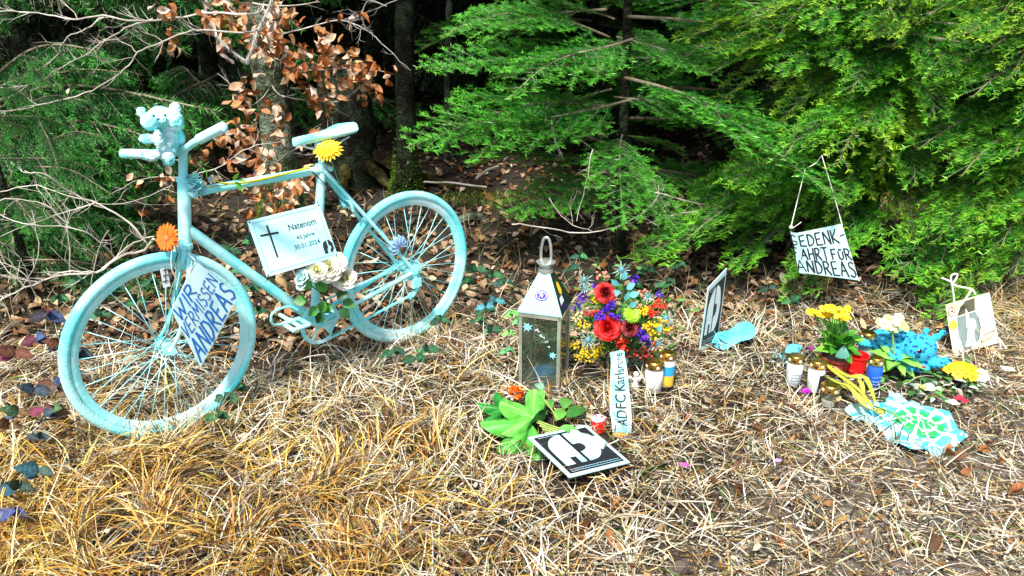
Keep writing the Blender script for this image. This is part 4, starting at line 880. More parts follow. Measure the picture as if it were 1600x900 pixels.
def font_on(board, parent, lines, m=M_black, name='lettering', off=.0012):
    mb = MB()
    for text, x0, x1, yb, h_, rot in lines:
        cu = bpy.data.curves.new('t', 'FONT'); cu.body = text; cu.resolution_u = 3; cu.offset = .014; o = bpy.data.objects.new('t', cu); col.objects.link(o)
        dg = bpy.context.evaluated_depsgraph_get(); me = bpy.data.meshes.new_from_object(o.evaluated_get(dg))
        xs = [v.co.x for v in me.vertices]; X0, X1 = min(xs), max(xs); H_ = .72
        f_ = (lambda v: (x0+(x1-x0)*(v.x-X0)/(X1-X0), yb+h_*v.y/H_)) if not rot else (lambda v: (yb+h_*v.y/H_, x0+(x1-x0)*(v.x-X0)/(X1-X0)))
        if rot == 1: f_ = lambda v: (yb-h_*v.y/H_, x0+(x1-x0)*(v.x-X0)/(X1-X0))
        mb.add([board.S(*f_(v.co), off) for v in me.vertices], [tuple(p.vertices) for p in me.polygons]); bpy.data.objects.remove(o); bpy.data.curves.remove(cu); bpy.data.meshes.remove(me)
    return mb.build(name, m, parent, sharp=None)
def logo15(b, parent, wm=M_paper, x0=0., x1=1., y0=0., y1=1., fr=True):
    def T(p): return (x0+(x1-x0)*p[0], y0+(y1-y0)*(1-p[1]))
    k_ = MB(); b.poly(k_, [T(p) for p in ((.055, .055), (.945, .055), (.945, .945), (.055, .945))], .0010); k_.build('black_field', M_black, parent, sharp=None)
    w_ = MB()
    one = smooth2([(.45, .10), (.36, .11), (.22, .19), (.13, .33), (.115, .5)])+[(.115, .78), (.26, .78), (.26, .63), (.36, .63), (.36, .78), (.45, .78)]
    top = [(.50, .10), (.57, .10)]+smooth2([(.60, .11), (.72, .18), (.81, .32), (.83, .48), (.78, .64), (.67, .75), (.55, .78)])+[(.50, .78), (.50, .56)]+smooth2([(.55, .55), (.63, .50), (.64, .42), (.60, .37), (.50, .37)])
    for pp in (one, top):
        w_.add([b.S(*T(p), .0016) for p in pp], [tuple(range(len(pp)))])
    w_.build('emblem', wm, parent, sharp=None)
    if fr:
        t_ = MB(); r_ = random.Random(5)
        for yy in (.87, .91):
            x = .10
            while x < .9: l = r_.uniform(.01, .05); b.ribbon(t_, [T((x, yy)), T((x+l, yy+r_.uniform(-.004, .004)))], .0022, .0016); x += l+.012
        x = .12
        while x < .42: l = r_.uniform(.01, .04); b.ribbon(t_, [T((x, .09)), T((x+l, .09))], .002, .0016); x += l+.012
        t_.build('small_print', wm, parent, sharp=None)

# name plate on the bicycle
t = thing('memorial_sign', 'white name plate with a black cross tied inside the bicycle frame', 'sign', (-.834, 2.909, .58))
B_ = Board((-.983, 2.85, .753), (-.757, 3.042, .764), (-.685, 2.969, .57), (-.912, 2.777, .558), .004)
B_.board('plate', mat('name_plate', (.36, .76, .80), .3, .03, 6, color2=(.46, .80, .84), tscale=5), t)
bd = MB()
for a, b in (((.05, .06), (.95, .06)), ((.95, .06), (.95, .94)), ((.95, .94), (.05, .94)), ((.05, .94), (.05, .06))): B_.ribbon(bd, [a, b], .0016)
bd.build('border_line', mat('teal_print', (.08, .30, .33), .5), t, sharp=None)
cr_ = MB(); B_.ribbon(cr_, [(.22, .84), (.215, .28)], .0075); B_.ribbon(cr_, [(.10, .70), (.33, .68)], .0075, .0015); cr_.build('cross', M_black, t, sharp=None)
font_on(B_, t, [('Natenom', .48, .87, .66, .115, 0)]); font_on(B_, t, [('43 Jahre', .54, .79, .475, .075, 0), ('30.01.2024', .47, .83, .315, .08, 0)], mat('grey_print', (.02, .07, .09), .5))
cm = MB(); B_.poly(cm, [(.84, .10)]+smooth2([(.84, .22), (.86, .30), (.90, .33)])+[(.91, .33), (.91, .18), (.89, .18), (.89, .10)], .0016); B_.poly(cm, [(.925, .33), (.95, .33), (.985, .26), (.985, .16), (.95, .10), (.925, .10), (.925, .15), (.95, .18), (.95, .22), (.925, .23)], .0016); cm.build('emblem', M_black, t, sharp=None)
tie = MB()
for u, v in ((.02, .97), (.98, .97), (.98, .03), (.02, .03)): tie.ell(B_.S(u, v, .002), .003, nu=8, nv=5)
tie.tube(subdivide([B_.S(.98, .97, .003), B_.S(1.02, 1.06, -.02), B_.S(1.04, 1.02, -.05)], 3), .0013, 4); tie.tube(subdivide([B_.S(.02, .03, .003), B_.S(-.02, -.05, .0), B_.S(0, -.06, -.04)], 3), .0013, 4); tie.build('cable_tie', M_black, t)

# WIR VERMISSEN ANDREAS
q = [PB(267.5, 484.5, .075), PB(305.6, 406.7, .075), PB(371.7, 463, .085), PB(313.4, 574, .085)]
t = thing('handwritten_sign', 'white cardboard with blue lettering hanging askew on the front wheel', 'sign', q[3]); B_ = Board(*q, .003, .006); B_.board('card', M_white, t)
wl = MB()
for tx, x0, x1, y0, y1 in (('WIR', .05, .60, .74, .97), ('VERMISSEN', .02, .97, .47, .70), ('ANDREAS', .04, 1.0, .05, .41)):
    for i, s_ in enumerate(strokes(tx, x0, x1, y0, y1, 3)): B_.ribbon(wl, s_, .0058 if tx == 'WIR' else .0042 if tx != 'ANDREAS' else .0072, .0012+.0001*(i % 5))
wl.build('lettering', M_blueink, t, sharp=None)
sg = MB(); sg.tube(subdivide([PB(305, 407, .08), PB(291, 395, .05), PB(287, 410, .03)], 3), .0015, 4); sg.tube(subdivide([PB(271, 372, .05), PB(268, 420, .08), PB(290, 450, .075), PB(300, 408, .08)], 4), .0013, 4); sg.build('string', M_string, t)

# hanging cardboard
Yh = 3.62
t = thing('handwritten_sign', 'curled white cardboard with black lettering hanging by string from the fir', 'sign', DY(1290, 435, Yh))
class Curl(Board):
    def S(s, u, v, off=0.):
        if u < .16:
            f_ = u/.16; E0 = s.e0.lerp(s.e1, v); I0 = Board.S(s, .16, v); p = E0.lerp(I0, f_); ce = (I0-E0); bul = Vector((-.016, -.02, 0))*math.sin(math.pi*f_)
            return p+bul+Vector((-.5, -1, .2))*off*1.2
        return Board.S(s, u, v, off)
def lx(a, b): return (a-b*.16)/(1-.16)
TLi, BLi, TR_, BR_ = DY(1246, 364, Yh), DY(1260, 427, Yh), DY(1315.5, 349.5, Yh+.01), DY(1342, 438, Yh-.03)
TL0 = TLi+(TLi-TR_)*(.16/.84); BL0 = BLi+(BLi-BR_)*(.16/.84)
B_ = Curl(TL0, TR_, BR_, BL0, .002, .004); B_.e1 = DY(1233.5, 356, Yh-.04); B_.e0 = DY(1247, 422, Yh-.03); B_.board('card', M_white, t, 25)
bl = MB()
for tx, x0, x1, y0, y1 in (('GEDENK-', .02, .98, .68, .93), ('FAHRT', .03, .60, .36, .62), ('FUR', .66, .985, .37, .57), ('ANDREAS', .05, .98, .05, .33)):
    for i, s_ in enumerate(strokes(tx, x0, x1, y0, y1, 5)):
        s_ = [s_[0]]+[tuple(Vector(a).lerp(Vector(b), f_)) for a, b in zip(s_, s_[1:]) for f_ in (.25, .5, .75, 1)]
        B_.ribbon(bl, s_, .0066, .0022+.0001*(i % 5))
bl.build('lettering', M_black, t, sharp=None)
sg = MB(); sg.tube([DY(1236, 354, Yh-.03), DY(1258, 264, Yh+.12)], .0022, 5); sg.tube([DY(1316, 352, Yh), DY(1303, 305, Yh+.06), DY(1284, 243, Yh+.12)], .0022, 5); sg.tube([DY(1238, 357, Yh-.05), DY(1252, 347, Yh-.06)], .002, 5); sg.ell(DY(1236, 355, Yh-.05), .009); sg.tube([DY(1262, 262, Yh+.12), DY(1275, 255, Yh+.16), DY(1284, 243, Yh+.12)], .0022, 5); sg.build('string', M_string, t)

# 1,5 boards
t = thing('emblem_board', 'square black and white emblem board lying on the straw before the lantern', 'sign', (.23, 2.39, .02))
B_ = Board((.056, 2.434, .082), (.275, 2.564, .052), (.410, 2.342, .041), (.190, 2.212, .072), .004); B_.board('board', M_white, t); logo15(B_, t, mat('blue_white_print', (.62, .86, .92), .3, .08, 12, color2=(.35, .72, .9), tscale=8))
t = thing('emblem_board', 'narrow looking black and white emblem board standing upright seen edge on', 'sign', (.9, 3.27, 0))
B_ = Board(DY(1107, 450, 3.24), DY(1136, 419, 3.36), DY(1121, 537, 3.37), DY(1093, 549, 3.235), .004); B_.board('board', M_white, t); logo15(B_, t, y0=.02, y1=.98)
q = MB(); q.tube([B_.S(.5, .3, -.01), B_.S(.5, -.25, -.02)], .006, 6); q.build('stake', M_twig, t)
# ================================================================== flowers
def rose(mb, p, d, r_, c, c2, seed=0, open_=1.):
    rn = random.Random(seed); M = zframe(p, d)
    mb.ell(M @ Vector((0, 0, .05*r_)), (r_*.16, r_*.16, r_*.40), M, 8, 6, c=c2)
    for g, (k, rho, h_, fl) in enumerate(((2, .16, .52, -.02), (3, .27, .52, .0), (3, .38, .48, .04), (4, .50, .42, .10), (5, .62, .32, .22*open_), (5, .74, .18, .34*open_), (6, .84, .02, .42*open_))):
        for i in range(k):
            a0 = 2*math.pi*i/k+g*.9+rn.uniform(-.15, .15); wd = 2*math.pi/k*1.25; nu, nv = 6, 5; vs = []; hh = h_+rn.uniform(-.05, .05)
            for j in range(nv+1):
                f_ = j/nv; rr = rho*(.25+.75*math.sin(min(f_*1.25, 1)*1.571))+fl*max(0, f_-.55)**1.2*1.6; z = -.5+(hh+.5)*math.sin(f_*1.571)-fl*max(0, f_-.8)*1.2
                for i2 in range(nu+1):
                    q = i2/nu*2-1; th = a0+q*wd*.5*(.55+.45*math.sin(math.pi*min(f_+.15, 1)*.75)); dz = -.20*q*q*f_**2; r3 = rr*(1+.05*q)+.02*math.sin(q*6+i)
                    vs.append(M @ (Vector((r3*math.cos(th), r3*math.sin(th), z+dz))*r_))
            cc = jit(tuple(a_+(b_-a_)*g/6 for a_, b_ in zip(c2, c)), .14, rn)
            mb.add(vs, [(j*(nu+1)+i2, j*(nu+1)+i2+1, (j+1)*(nu+1)+i2+1, (j+1)*(nu+1)+i2) for j in range(nv) for i2 in range(nu)], 0, cc)
def daisy(mb, p, d, r_, c, cc, k=22, seed=0, rings=2):
    rn = random.Random(seed); M = zframe(p, d)
    for g in range(rings):
        for i in range(k):
            a = 2*math.pi*(i+.5*g)/k+rn.uniform(-.06, .06); L = r_*(1-.18*g)*rn.uniform(.92, 1.05)
            o_ = Vector((math.cos(a), math.sin(a), .10+.28*g+rn.uniform(-.08, .08))); q = M @ (o_*r_*.12); d3 = M.to_3x3() @ o_
            mb.leaf(frame(q, d3, M.to_3x3() @ Vector((0, 0, 1))), L, r_*(.27 if k > 12 else .95), .35, .15, 4, jit(c, .14, rn), tip=1.3)
    mb.ell(M @ Vector((0, 0, .06*r_)), (r_*.26, r_*.26, r_*.12), M, 12, 6, c=cc)
    for i in range(40): a = i*2.4; q = r_*.25*math.sqrt(i/40); mb.ell(M @ Vector((q*math.cos(a), q*math.sin(a), .14*r_)), r_*.03, nu=5, nv=4, c=jit(cc, .3, rn))
def berries(mb, p, sx, n, r_, c, seed=0, cam_side=True):
    rn = random.Random(seed)
    for i in range(n):
        q = Vector((rn.gauss(0, 1), rn.gauss(0, .6), rn.gauss(0, .7)))
        if q.length > 1.6: q *= 1.6/q.length
        mb.ell(Vector(p)+q*sx*.6, r_*rn.uniform(.75, 1.15), nu=7, nv=5, c=jit(c, .2, rn))
def thistle(mb, p, r_, c=(.12, .36, .45), seed=0):
    rn = random.Random(seed); mb.ell(p, (r_*.34, r_*.34, r_*.42), nu=10, nv=8, c=c)
    for i in range(50): v = Vector((rn.gauss(0, 1), rn.gauss(-.3, 1), rn.gauss(.3, 1))).normalized(); mb.leaf(frame(Vector(p)+v*r_*.3, v), r_*.18, r_*.05, 0, 0, 1, jit((.25, .5, .6), .3, rn))
    for i in range(11): a = 2*math.pi*i/11; v = Vector((math.cos(a), -.35+rn.uniform(-.3, .2), math.sin(a))); mb.leaf(frame(Vector(p)+v*r_*.25, v, (0, -1, 0)), r_*rn.uniform(.8, 1.15), r_*.15, .2, .3, 3, jit((.38, .58, .55), .2, rn))
def puff(mb, p, r_, c, seed=0, n=26, sz=.55):
    rn = random.Random(seed)
    for i in range(n):
        v = Vector((rn.gauss(0, 1), rn.gauss(-.5, .7), rn.gauss(.1, 1))).normalized(); mb.leaf(frame(Vector(p)+v*r_*.25, v+Vector((rn.gauss(0, .3), 0, rn.gauss(0, .3)))), r_*rn.uniform(.6, 1), r_*sz, rn.uniform(-.8, .8), .4, 3, jit(c, .3, rn), tip=1.2, wave=.1)

# white roses tied under the name plate
wv = .13
t = thing('rose_bunch', 'bunch of cream white roses with green leaves tied in the bicycle frame', 'flowers', PB(510, 470, wv))
for i, (x, y, r_) in enumerate([(512, 418, 19), (538, 434, 16), (494, 422, 14), (524, 410, 15)]):
    mb = MB(); rose(mb, PB(x, y, wv+.01), Vector((.2, -.9, .55+.2*(i % 2))), r_*.0029, (.86, .86, .78), (.85, .82, .45), i); mb.build('rose', M_col, t, sharp=None)
for i, (x, y, r_) in enumerate([(470, 432, 11), (485, 429, 8), (470, 444, 8)]):
    mb = MB(); rose(mb, PB(x, y, wv), Vector((-.5, -.6, .7)), r_*.0032, (.60, .84, .84), (.5, .75, .75), i+9, .5); mb.build('rosebud', M_col, t, sharp=None)
rn = random.Random(31)
for i, (x, y, a) in enumerate([(492, 438, 0), (488, 450, .6), (502, 448, -.5), (512, 452, .8), (508, 470, 2.6), (525, 460, -1.2), (520, 476, 1.9), (535, 470, -1.7), (498, 480, 2.), (505, 488, 2.4), (480, 470, 1.2), (530, 482, -2.1)]):
    mb = MB(); mb.leaf(frame(PB(x, y, wv-.01), Vector((-math.sin(a), -.3, math.cos(a)-.2)), (0, -1, .7)), .058, .042, .4, .2, 6, c=rn.choice([(.06, .24, .04), (.12, .38, .06), (.02, .09, .02)]), wave=.04); mb.build('leaf', M_leafg, t, sharp=None)
mb = MB(); [mb.tube(subdivide([PB(x, y, wv-.02), PB(505, 462, wv-.03), PB(515, 490, wv-.03)], 4), .0025, 5, c=(.04, .14, .03)) for x, y in ((512, 425), (536, 436), (494, 428), (472, 436))]; mb.build('stem', M_leafg, t)
# gerberas
t = thing('gerbera', 'orange gerbera tied to the head tube of the bicycle', 'flower', PB(260, 372, .02)); mb = MB(); daisy(mb, PB(261, 372, .045), Vector((-.35, -.92, .25)), .048, (.95, .20, .02), (.75, .22, .08), 20, 1); mb.build('petals', M_col, t, sharp=None)
mb = MB(); mb.tube(subdivide([PB(262, 374, .035), PB(276, 392, .03), PB(273, 470, .05), PB(268, 520, .05)], 4), .002, 5, c=(.3, .55, .4)); mb.build('stem', M_leafg, t)
t = thing('gerbera', 'yellow gerbera stuck on the seat post under the saddle', 'flower', PB(512, 235, .04)); mb = MB(); daisy(mb, PB(512, 234, .05), Vector((-.05, -.62, .9)), .054, (.95, .60, .01), (.72, .45, .02), 20, 2); mb.build('petals', M_col, t, sharp=None)
mb = MB(); mb.tube(subdivide([PB(513, 237, .045), PB(520, 258, .04), PB(531, 290, .04)], 4), .0028, 6, c=(.10, .38, .22)); mb.build('stem', M_leafg, t)
# turquoise cloth flower, bud and yellow stem on top tube
t = thing('cloth_flower', 'pale turquoise painted blossom fixed where top tube meets head tube', 'flower', PB(304, 285, .0)); mb = MB(); puff(mb, PB(304, 286, .01), .048, (.38, .82, .86), 3, 30, .8); mb.build('petals', M_col, t, sharp=None)
t = thing('cut_rose', 'small white bud on a yellow stem laid along the top tube', 'flower', PB(330, 282, .02)); mb = MB(); rose(mb, PB(330, 280, .03), Vector((-.7, -.5, .4)), .017, (.72, .86, .84), (.6, .8, .75), 5, .4); mb.build('rosebud', M_col, t, sharp=None)
mb = MB(); mb.tube(subdivide([PB(335, 281, .03), PB(355, 287, .03), PB(400, 282, .02), PB(484, 262, .02)], 4), [.0022]*3+[.004]*10, 7, c=(.72, .62, .03)); mb.tube(subdivide([PB(318, 292, .03), PB(355, 289, .03)], 4), .002, 5, c=(.55, .42, .03)); mb.build('stem', M_leafg, t)
for a in (-.9, .2, 1.2):
    mb = MB(); mb.leaf(frame(PB(366, 283, .035), Vector((math.cos(a), -.2, math.sin(a)*.8+.1))), .05, .024, .5, .3, 5, c=(.14, .45, .04)); mb.build('leaf', M_leafg, t, sharp=None)
# lilac cloth rosette on the rear stays
t = thing('cloth_rosette', 'faded lilac blue cloth flower tied on the seat stay at the rear wheel', 'decoration', PB(624, 382, .08)); mb = MB(); rn = random.Random(3)
for i in range(7):
    a = .4+i*.52; d = BU*math.cos(a)+Vector((0, 0, math.sin(a)))+BV*.25; mb.leaf(frame(PB(624, 386, .075), d, BV), .058, .034, .9, .5, 7, c=jit((.30, .48, .72), .2, rn), tip=1.4)
for i in range(4):
    a = 3.6+i*.5; d = BU*math.cos(a)+Vector((0, 0, math.sin(a))); mb.leaf(frame(PB(620, 380, .075), d, BV), .04, .02, .5, .4, 5, c=(.2, .7, .8))
mb.build('petals', M_col, t, sharp=None)
# heart wreath
t = thing('heart_wreath', 'whitish heart shaped lichen wreath hanging on the beech trunk', 'wreath', DY(385, 95, 4.0)); hp = [(385, 96), (362, 80), (338, 55), (324, 30), (322, 5), (332, -22), (355, -30), (378, -14), (398, -28), (420, -22), (424, 0), (412, 30), (400, 55), (393, 78)]
P = subdivide([DY(x, y, 4.0) for x, y in hp]+[DY(385, 96, 4.0)], 5); mb = MB(); mb.tube(P, .006, 6, c=(.45, .43, .38)); rn = random.Random(8)
for p in P:
    for i in range(26): v = Vector((rn.gauss(0, 1), rn.gauss(0, 1), rn.gauss(0, 1))).normalized(); mb.leaf(frame(p+v*.005+(P[1]-P[0])*rn.uniform(-.5, .5), v), .014, .008, .5, .2, 1, jit((.66, .68, .64), .25, rn))
mb.build('lichen', M_colh, t, sharp=None)
P2 = subdivide([DY(x, y, 4.05) for x, y in ((372, 20), (362, 12), (358, 0), (366, -15))], 4); mb = MB()
for p in P2:
    for i in range(24): v = Vector((rn.gauss(0, 1), rn.gauss(0, 1), rn.gauss(0, 1))).normalized(); mb.leaf(frame(p+v*.004, v), .014, .008, .5, .2, 1, jit((.66, .68, .64), .25, rn))
mb.build('inner_loop', M_colh, t, sharp=None)

# ================================================================== lantern
LX, LY = .135, 2.985; A_ = .172
lan = thing('lantern', 'tall steel and glass lantern with pyramid roof and round purple sticker', 'lantern', (LX, LY, 0), R(-17)); LM = lan.matrix_basis.copy()
h0, h1, h2 = .0, .352, .50; a2 = A_/2
def lb(lo, hi): mb = MB(); mb.box(lo, hi, LM); return mb
mb = lb((-a2-.004, -a2-.004, -.01), (a2+.004, a2+.004, .016)); mb.build('base', M_steel, lan)
for sx in (-1, 1):
    for sy in (-1, 1):
        x0, y0 = sx*a2, sy*a2; lb((min(x0, x0-sx*.013), min(y0, y0-sy*.013), .016), (max(x0, x0-sx*.013), max(y0, y0-sy*.013), h1-.022)).build('post', M_steel, lan)
for k_ in range(4):
    M2 = LM @ Matrix.Rotation(k_*math.pi/2, 4, 'Z'); mb = MB(); mb.box((-a2-.002, -a2-.002, h1-.022), (a2-.001, -a2+.010, h1), M2); mb.build('top_rail', M_steel, lan)
    mb = MB(); mb.box((-a2+.014, -a2+.004, .018), (a2-.014, -a2+.006, h1-.024), M2); mb.build('pane', M_glass, lan)
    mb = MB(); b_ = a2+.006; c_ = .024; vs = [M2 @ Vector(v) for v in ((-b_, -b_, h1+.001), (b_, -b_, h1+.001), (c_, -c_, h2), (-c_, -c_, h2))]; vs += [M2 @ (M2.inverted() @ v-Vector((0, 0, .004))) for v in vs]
    mb.add(vs, [(0, 1, 2, 3), (7, 6, 5, 4), (0, 4, 5, 1), (1, 5, 6, 2), (2, 6, 7, 3), (3, 7, 4, 0)]); mb.build('roof_panel', mat('roof_lit_front', (.34, .78, .80), .25, .05, 12, metal=.1) if k_ == 0 else mat('roof_shaded_sides', (.14, .17, .17), .25, .3, 12, metal=.9), lan, sharp=20)  # one roof: lit front and shaded other panels put into the colours
mb = MB(); mb.lathe([(.030, h2-.002), (.030, h2+.012), (.020, h2+.016), (.020, h2+.03), (.036, h2+.034), (.040, h2+.042), (.026, h2+.048), (.0, h2+.050)], LM, 20); mb.build('chimney', M_steel, lan)
mb = MB(); mb.tube(subdivide([LM @ Vector(v) for v in ((-.020, 0, h2+.045), (-.020, 0, h2+.09), (-.012, 0, h2+.132), (0, 0, h2+.142), (.012, 0, h2+.132), (.020, 0, h2+.09), (.020, 0, h2+.045))], 4), .0055, 8); mb.build('handle', M_steel, lan)
RB = Board(LM @ Vector((-c_, -c_-.0015, h2)), LM @ Vector((c_, -c_-.0015, h2)), LM @ Vector((b_, -b_-.0015, h1)), LM @ Vector((-b_, -b_-.0015, h1)))
def circ(cx, cy, r_, asp, n=24): return [(cx+r_*math.cos(2*math.pi*i/n), cy+r_*asp*math.sin(2*math.pi*i/n)) for i in range(n)]
mb = MB(); RB.poly(mb, circ(.5, .46, .21, 0.62), .001, c=(.06, .02, .36)); RB.ring(mb, .5, .46, .165, .0022, .58, .0018, c=(.75, .8, .9))
for s_ in ([(.44, .42), (.47, .49), (.55, .50), (.53, .42)], [(.47, .49), (.5, .44), (.55, .50)], [(.42, .50), (.48, .52), (.52, .55)]): RB.ribbon(mb, s_, .0026, .002, c=(.7, .75, .9))
mb.build('round_sticker', M_colh, lan, sharp=None)
RS = Board(LM @ Vector((c_+.0015, -c_, h2)), LM @ Vector((c_+.0015, c_, h2)), LM @ Vector((b_+.0015, b_, h1)), LM @ Vector((b_+.0015, -b_, h1)))
mb = MB(); RS.poly(mb, circ(.42, .58, .17, 1.0), .003, c=(.85, .62, .02)); mb.build('yellow_tag', M_colh, lan, sharp=None); mb = MB(); RS.poly(mb, [(.1, .22), (.42, .24), (.40, .40), (.12, .38)], .003, c=(.75, .85, .85)); mb.build('white_tag', M_colh, lan, sharp=None)
PB_ = Board(*[LM @ Vector(v) for v in ((-a2+.014, -a2+.003, h1-.024), (a2-.014, -a2+.003, h1-.024), (a2-.014, -a2+.003, .018), (-a2+.014, -a2+.003, .018))])
mb = MB(); rn = random.Random(2)
def splat(cx, cy, r_, k_=7, c=(.25, .72, .80)):
    pts = [];
    for i in range(k_*2): a = math.pi*i/k_; q = r_*(1 if i % 2 else .45)*rn.uniform(.8, 1.1); pts.append((cx+q*math.cos(a), cy+q*.45*math.sin(a)))
    PB_.poly(mb, pts, .0012, c=c)
splat(.15, .86, .17); splat(.88, .50, .13)
for i in range(9): f_ = i/8; splat(.38+.4*f_, .84-.20*f_+rn.uniform(-.03, .03), rn.uniform(.03, .07), 3, (.45, .68, .68))
mb.build('painted_flower', M_colh, lan, sharp=None)
mb = MB(); mb.lathe([(.045, .018), (.045, .058), (.040, .062), (.0, .060)], LM, 20, c=(.02, .30, .66)); mb.tube([LM @ Vector((0, 0, .060)), LM @ Vector((.002, 0, .074))], .0015, 4, c=(.05, .05, .05)); tag(mb.build('candle', M_colh, None), 'blue candle added for the blue reflection low inside the glass lantern', 'candle')  # blue candle added to stand for a blue reflection low in the lantern

# ================================================================== bouquet
bq = thing('bouquet', 'mixed bouquet of red roses, thistles and yellow tansy with a lettered ribbon', 'bouquet', (.45, 3.03, 0)); BY = 2.93
def BP(px, py, dy=0): 
    rr = ((px-972)/78)**2+((py-500)/72)**2; return DY(px, py, BY+.10*min(rr, 1.5)+dy)
def bflower(name, f): mb = MB(); f(mb); mb.build(name, M_col, bq, sharp=None)
for i, (x, y, r_, c, c2) in enumerate([(949, 511, 21, (.80, .008, .006), (.50, .004, .004)), (984, 512, 14, (.22, .006, .01), (.10, .004, .006)), (946, 457, 17, (.50, .006, .006), (.16, .004, .005))]):
    bflower('rose', lambda mb: rose(mb, BP(x, y, -.01), Vector((-.05+.1*i, -.75, .6)), r_*.0024, c, c2, 40+i))
bflower('chrysanthemum', lambda mb: [daisy(mb, BP(988, 491), Vector((.1, -.7, .7)), .036, (.28, .55, .02), (.30, .50, .02), 24, 7, 3)])
for i, (x, y, s_, n_) in enumerate([(1014, 508, 12, 40), (1020, 522, 10, 30), (1034, 504, 9, 22), (922, 552, 17, 75), (908, 556, 12, 30), (912, 507, 10, 26), (1006, 486, 8, 22), (936, 548, 10, 20), (1030, 545, 9, 12), (898, 540, 9, 24), (1042, 515, 8, 18), (960, 555, 8, 16), (930, 470, 6, 12)]):
    bflower('tansy', lambda mb: berries(mb, BP(x, y), s_*.0026, n_, .0048, (.88, .62, .01), 60+i))
for i, (x, y, r_) in enumerate([(989, 434, 9), (948, 490, 12), (955, 477, 8), (1003, 524, 11), (994, 518, 7), (966, 498, 6), (1030, 460, 6), (1012, 536, 6), (910, 464, 8), (901, 479, 8), (929, 446, 5), (934, 494, 6)]):
    bflower('purple_blossom', lambda mb: puff(mb, BP(x, y), r_*.0029, (.13, .03, .62), 80+i, 16, .6))
for i, (x, y, r_) in enumerate([(1020, 484, 11), (973, 536, 11), (977, 545, 9), (1028, 474, 8), (965, 531, 8), (1037, 478, 7)]):
    bflower('red_blossom', lambda mb: puff(mb, BP(x, y), r_*.0028, (.80, .05, .02), 90+i, 20, .5))
for i, (x, y, s_, n_, c) in enumerate([(925, 490, 10, 14, (.6, .05, .05)), (1010, 552, 12, 16, (.62, .06, .04)), (988, 553, 8, 10, (.55, .05, .04)), (942, 430, 10, 14, (.75, .30, .22)), (1003, 455, 8, 8, (.7, .3, .2)), (996, 478, 6, 6, (.7, .3, .2)), (1022, 540, 8, 8, (.7, .15, .05)), (903, 495, 8, 16, (.6, .55, .3))]):
    bflower('berry_sprig', lambda mb: berries(mb, BP(x, y), s_*.0028, n_, .0065, c, 100+i))
for i, (x, y, r_) in enumerate([(913, 437, 13), (971, 421, 14), (919, 531, 15), (1040, 497, 14), (1026, 537, 12), (1012, 462, 10), (914, 450, 9)]): bflower('thistle', lambda mb: thistle(mb, BP(x, y), r_*.0023, seed=120+i))
rn = random.Random(12)
for i, (x, y, a) in enumerate([(960, 446, -.9), (967, 438, .1), (972, 452, .8), (962, 455, -1.9), (976, 462, 1.2), (970, 470, .3), (975, 480, .9), (962, 548, -2.6), (968, 556, 2.9), (1018, 520, .5)]):
    bflower('eucalyptus_leaf', lambda mb: mb.leaf(frame(BP(x+7, y, .0), Vector((math.sin(a), -.2, math.cos(a))), (rn.gauss(0, .5), -1, .3)), .042, .026, .3, .2, 6, c=jit((.14, .52, .55), .2, rn)))
gm = MB()
for i in range(620):
    x, y = 972+rn.gauss(0, 36), 508+rn.gauss(0, 34); a = rn.uniform(-1.6, 1.6)
    gm.leaf(frame(BP(x, y, .05+rn.uniform(0, .06)), Vector((math.sin(a), -.4, math.cos(a))), (0, -1, .5)), rn.uniform(.02, .05), rn.uniform(.006, .016), .3, .2, 3, c=jit(rn.choice([(.03, .14, .03), (.08, .28, .04), (.015, .06, .02), (.12, .32, .06)]), .2, rn))
gm.build('foliage', M_leafg, bq, sharp=None)['kind'] = 'stuff'
bs = MB()
for i in range(14): a = i/14*6.28; bs.tube([Vector((.45+.03*math.cos(a), 3.05+.03*math.sin(a), .0)), Vector((.45+.012*math.cos(a+1), 3.04, .10)), Vector((.45+.13*math.cos(a), 3.05+.08*math.sin(a), .24))], .003, 5, c=(.04, .14, .03))
bs.build('stem', M_leafg, bq)
RP = [(964, 548, 2.86), (966, 566, 2.84), (967, 590, 2.78), (968, 620, 2.70), (971, 655, 2.62), (972, 680, 2.57)]
class Rib(Board):
    def S(s, u, v, off=0.):
        L_ = s.P; q = (1-v)*(len(L_)-1); i = min(int(q), len(L_)-2); c0 = L_[i].lerp(L_[i+1], q-i); wd = .034+.006*math.sin(v*5) if v < .93 else .022+.2*(1-v)
        return c0+Vector((1, .05, 0))*(u-.5)*2*wd+Vector((0, -.55, .8))*(off+.004*math.sin(v*17+u*2)+.006*math.sin(u*5+v*4))
rbn = Rib(DY(950, 560, 2.8), DY(985, 560, 2.8), DY(988, 680, 2.6), DY(955, 680, 2.6)); rbn.P = subdivide([DY(*p) for p in RP], 4); rbn.th = .001
ro = rbn.board('ribbon', mat('satin_ribbon', (.26, .68, .70), .35, .06, 20, color2=(.40, .76, .78), tscale=10), bq, 24)
font_on(rbn, ro, [('ADFC', .13, .42, .80, .55, 1), ('Karlsruhe', .46, .94, .80, .55, 1)], off=.0015)
mb = MB()
for i in range(60): u = i/59; p = rbn.S(u, 0, .0); p2 = rbn.S(u, .035, .001); mb.tube([p2, p, p+Vector((rn.gauss(0, .003), -.012, -.022+rn.gauss(0, .003)))], .0011, 3, c=jit((.62, .38, .06), .2, rn))
mb.build('fringe', M_colh, ro, sharp=None)

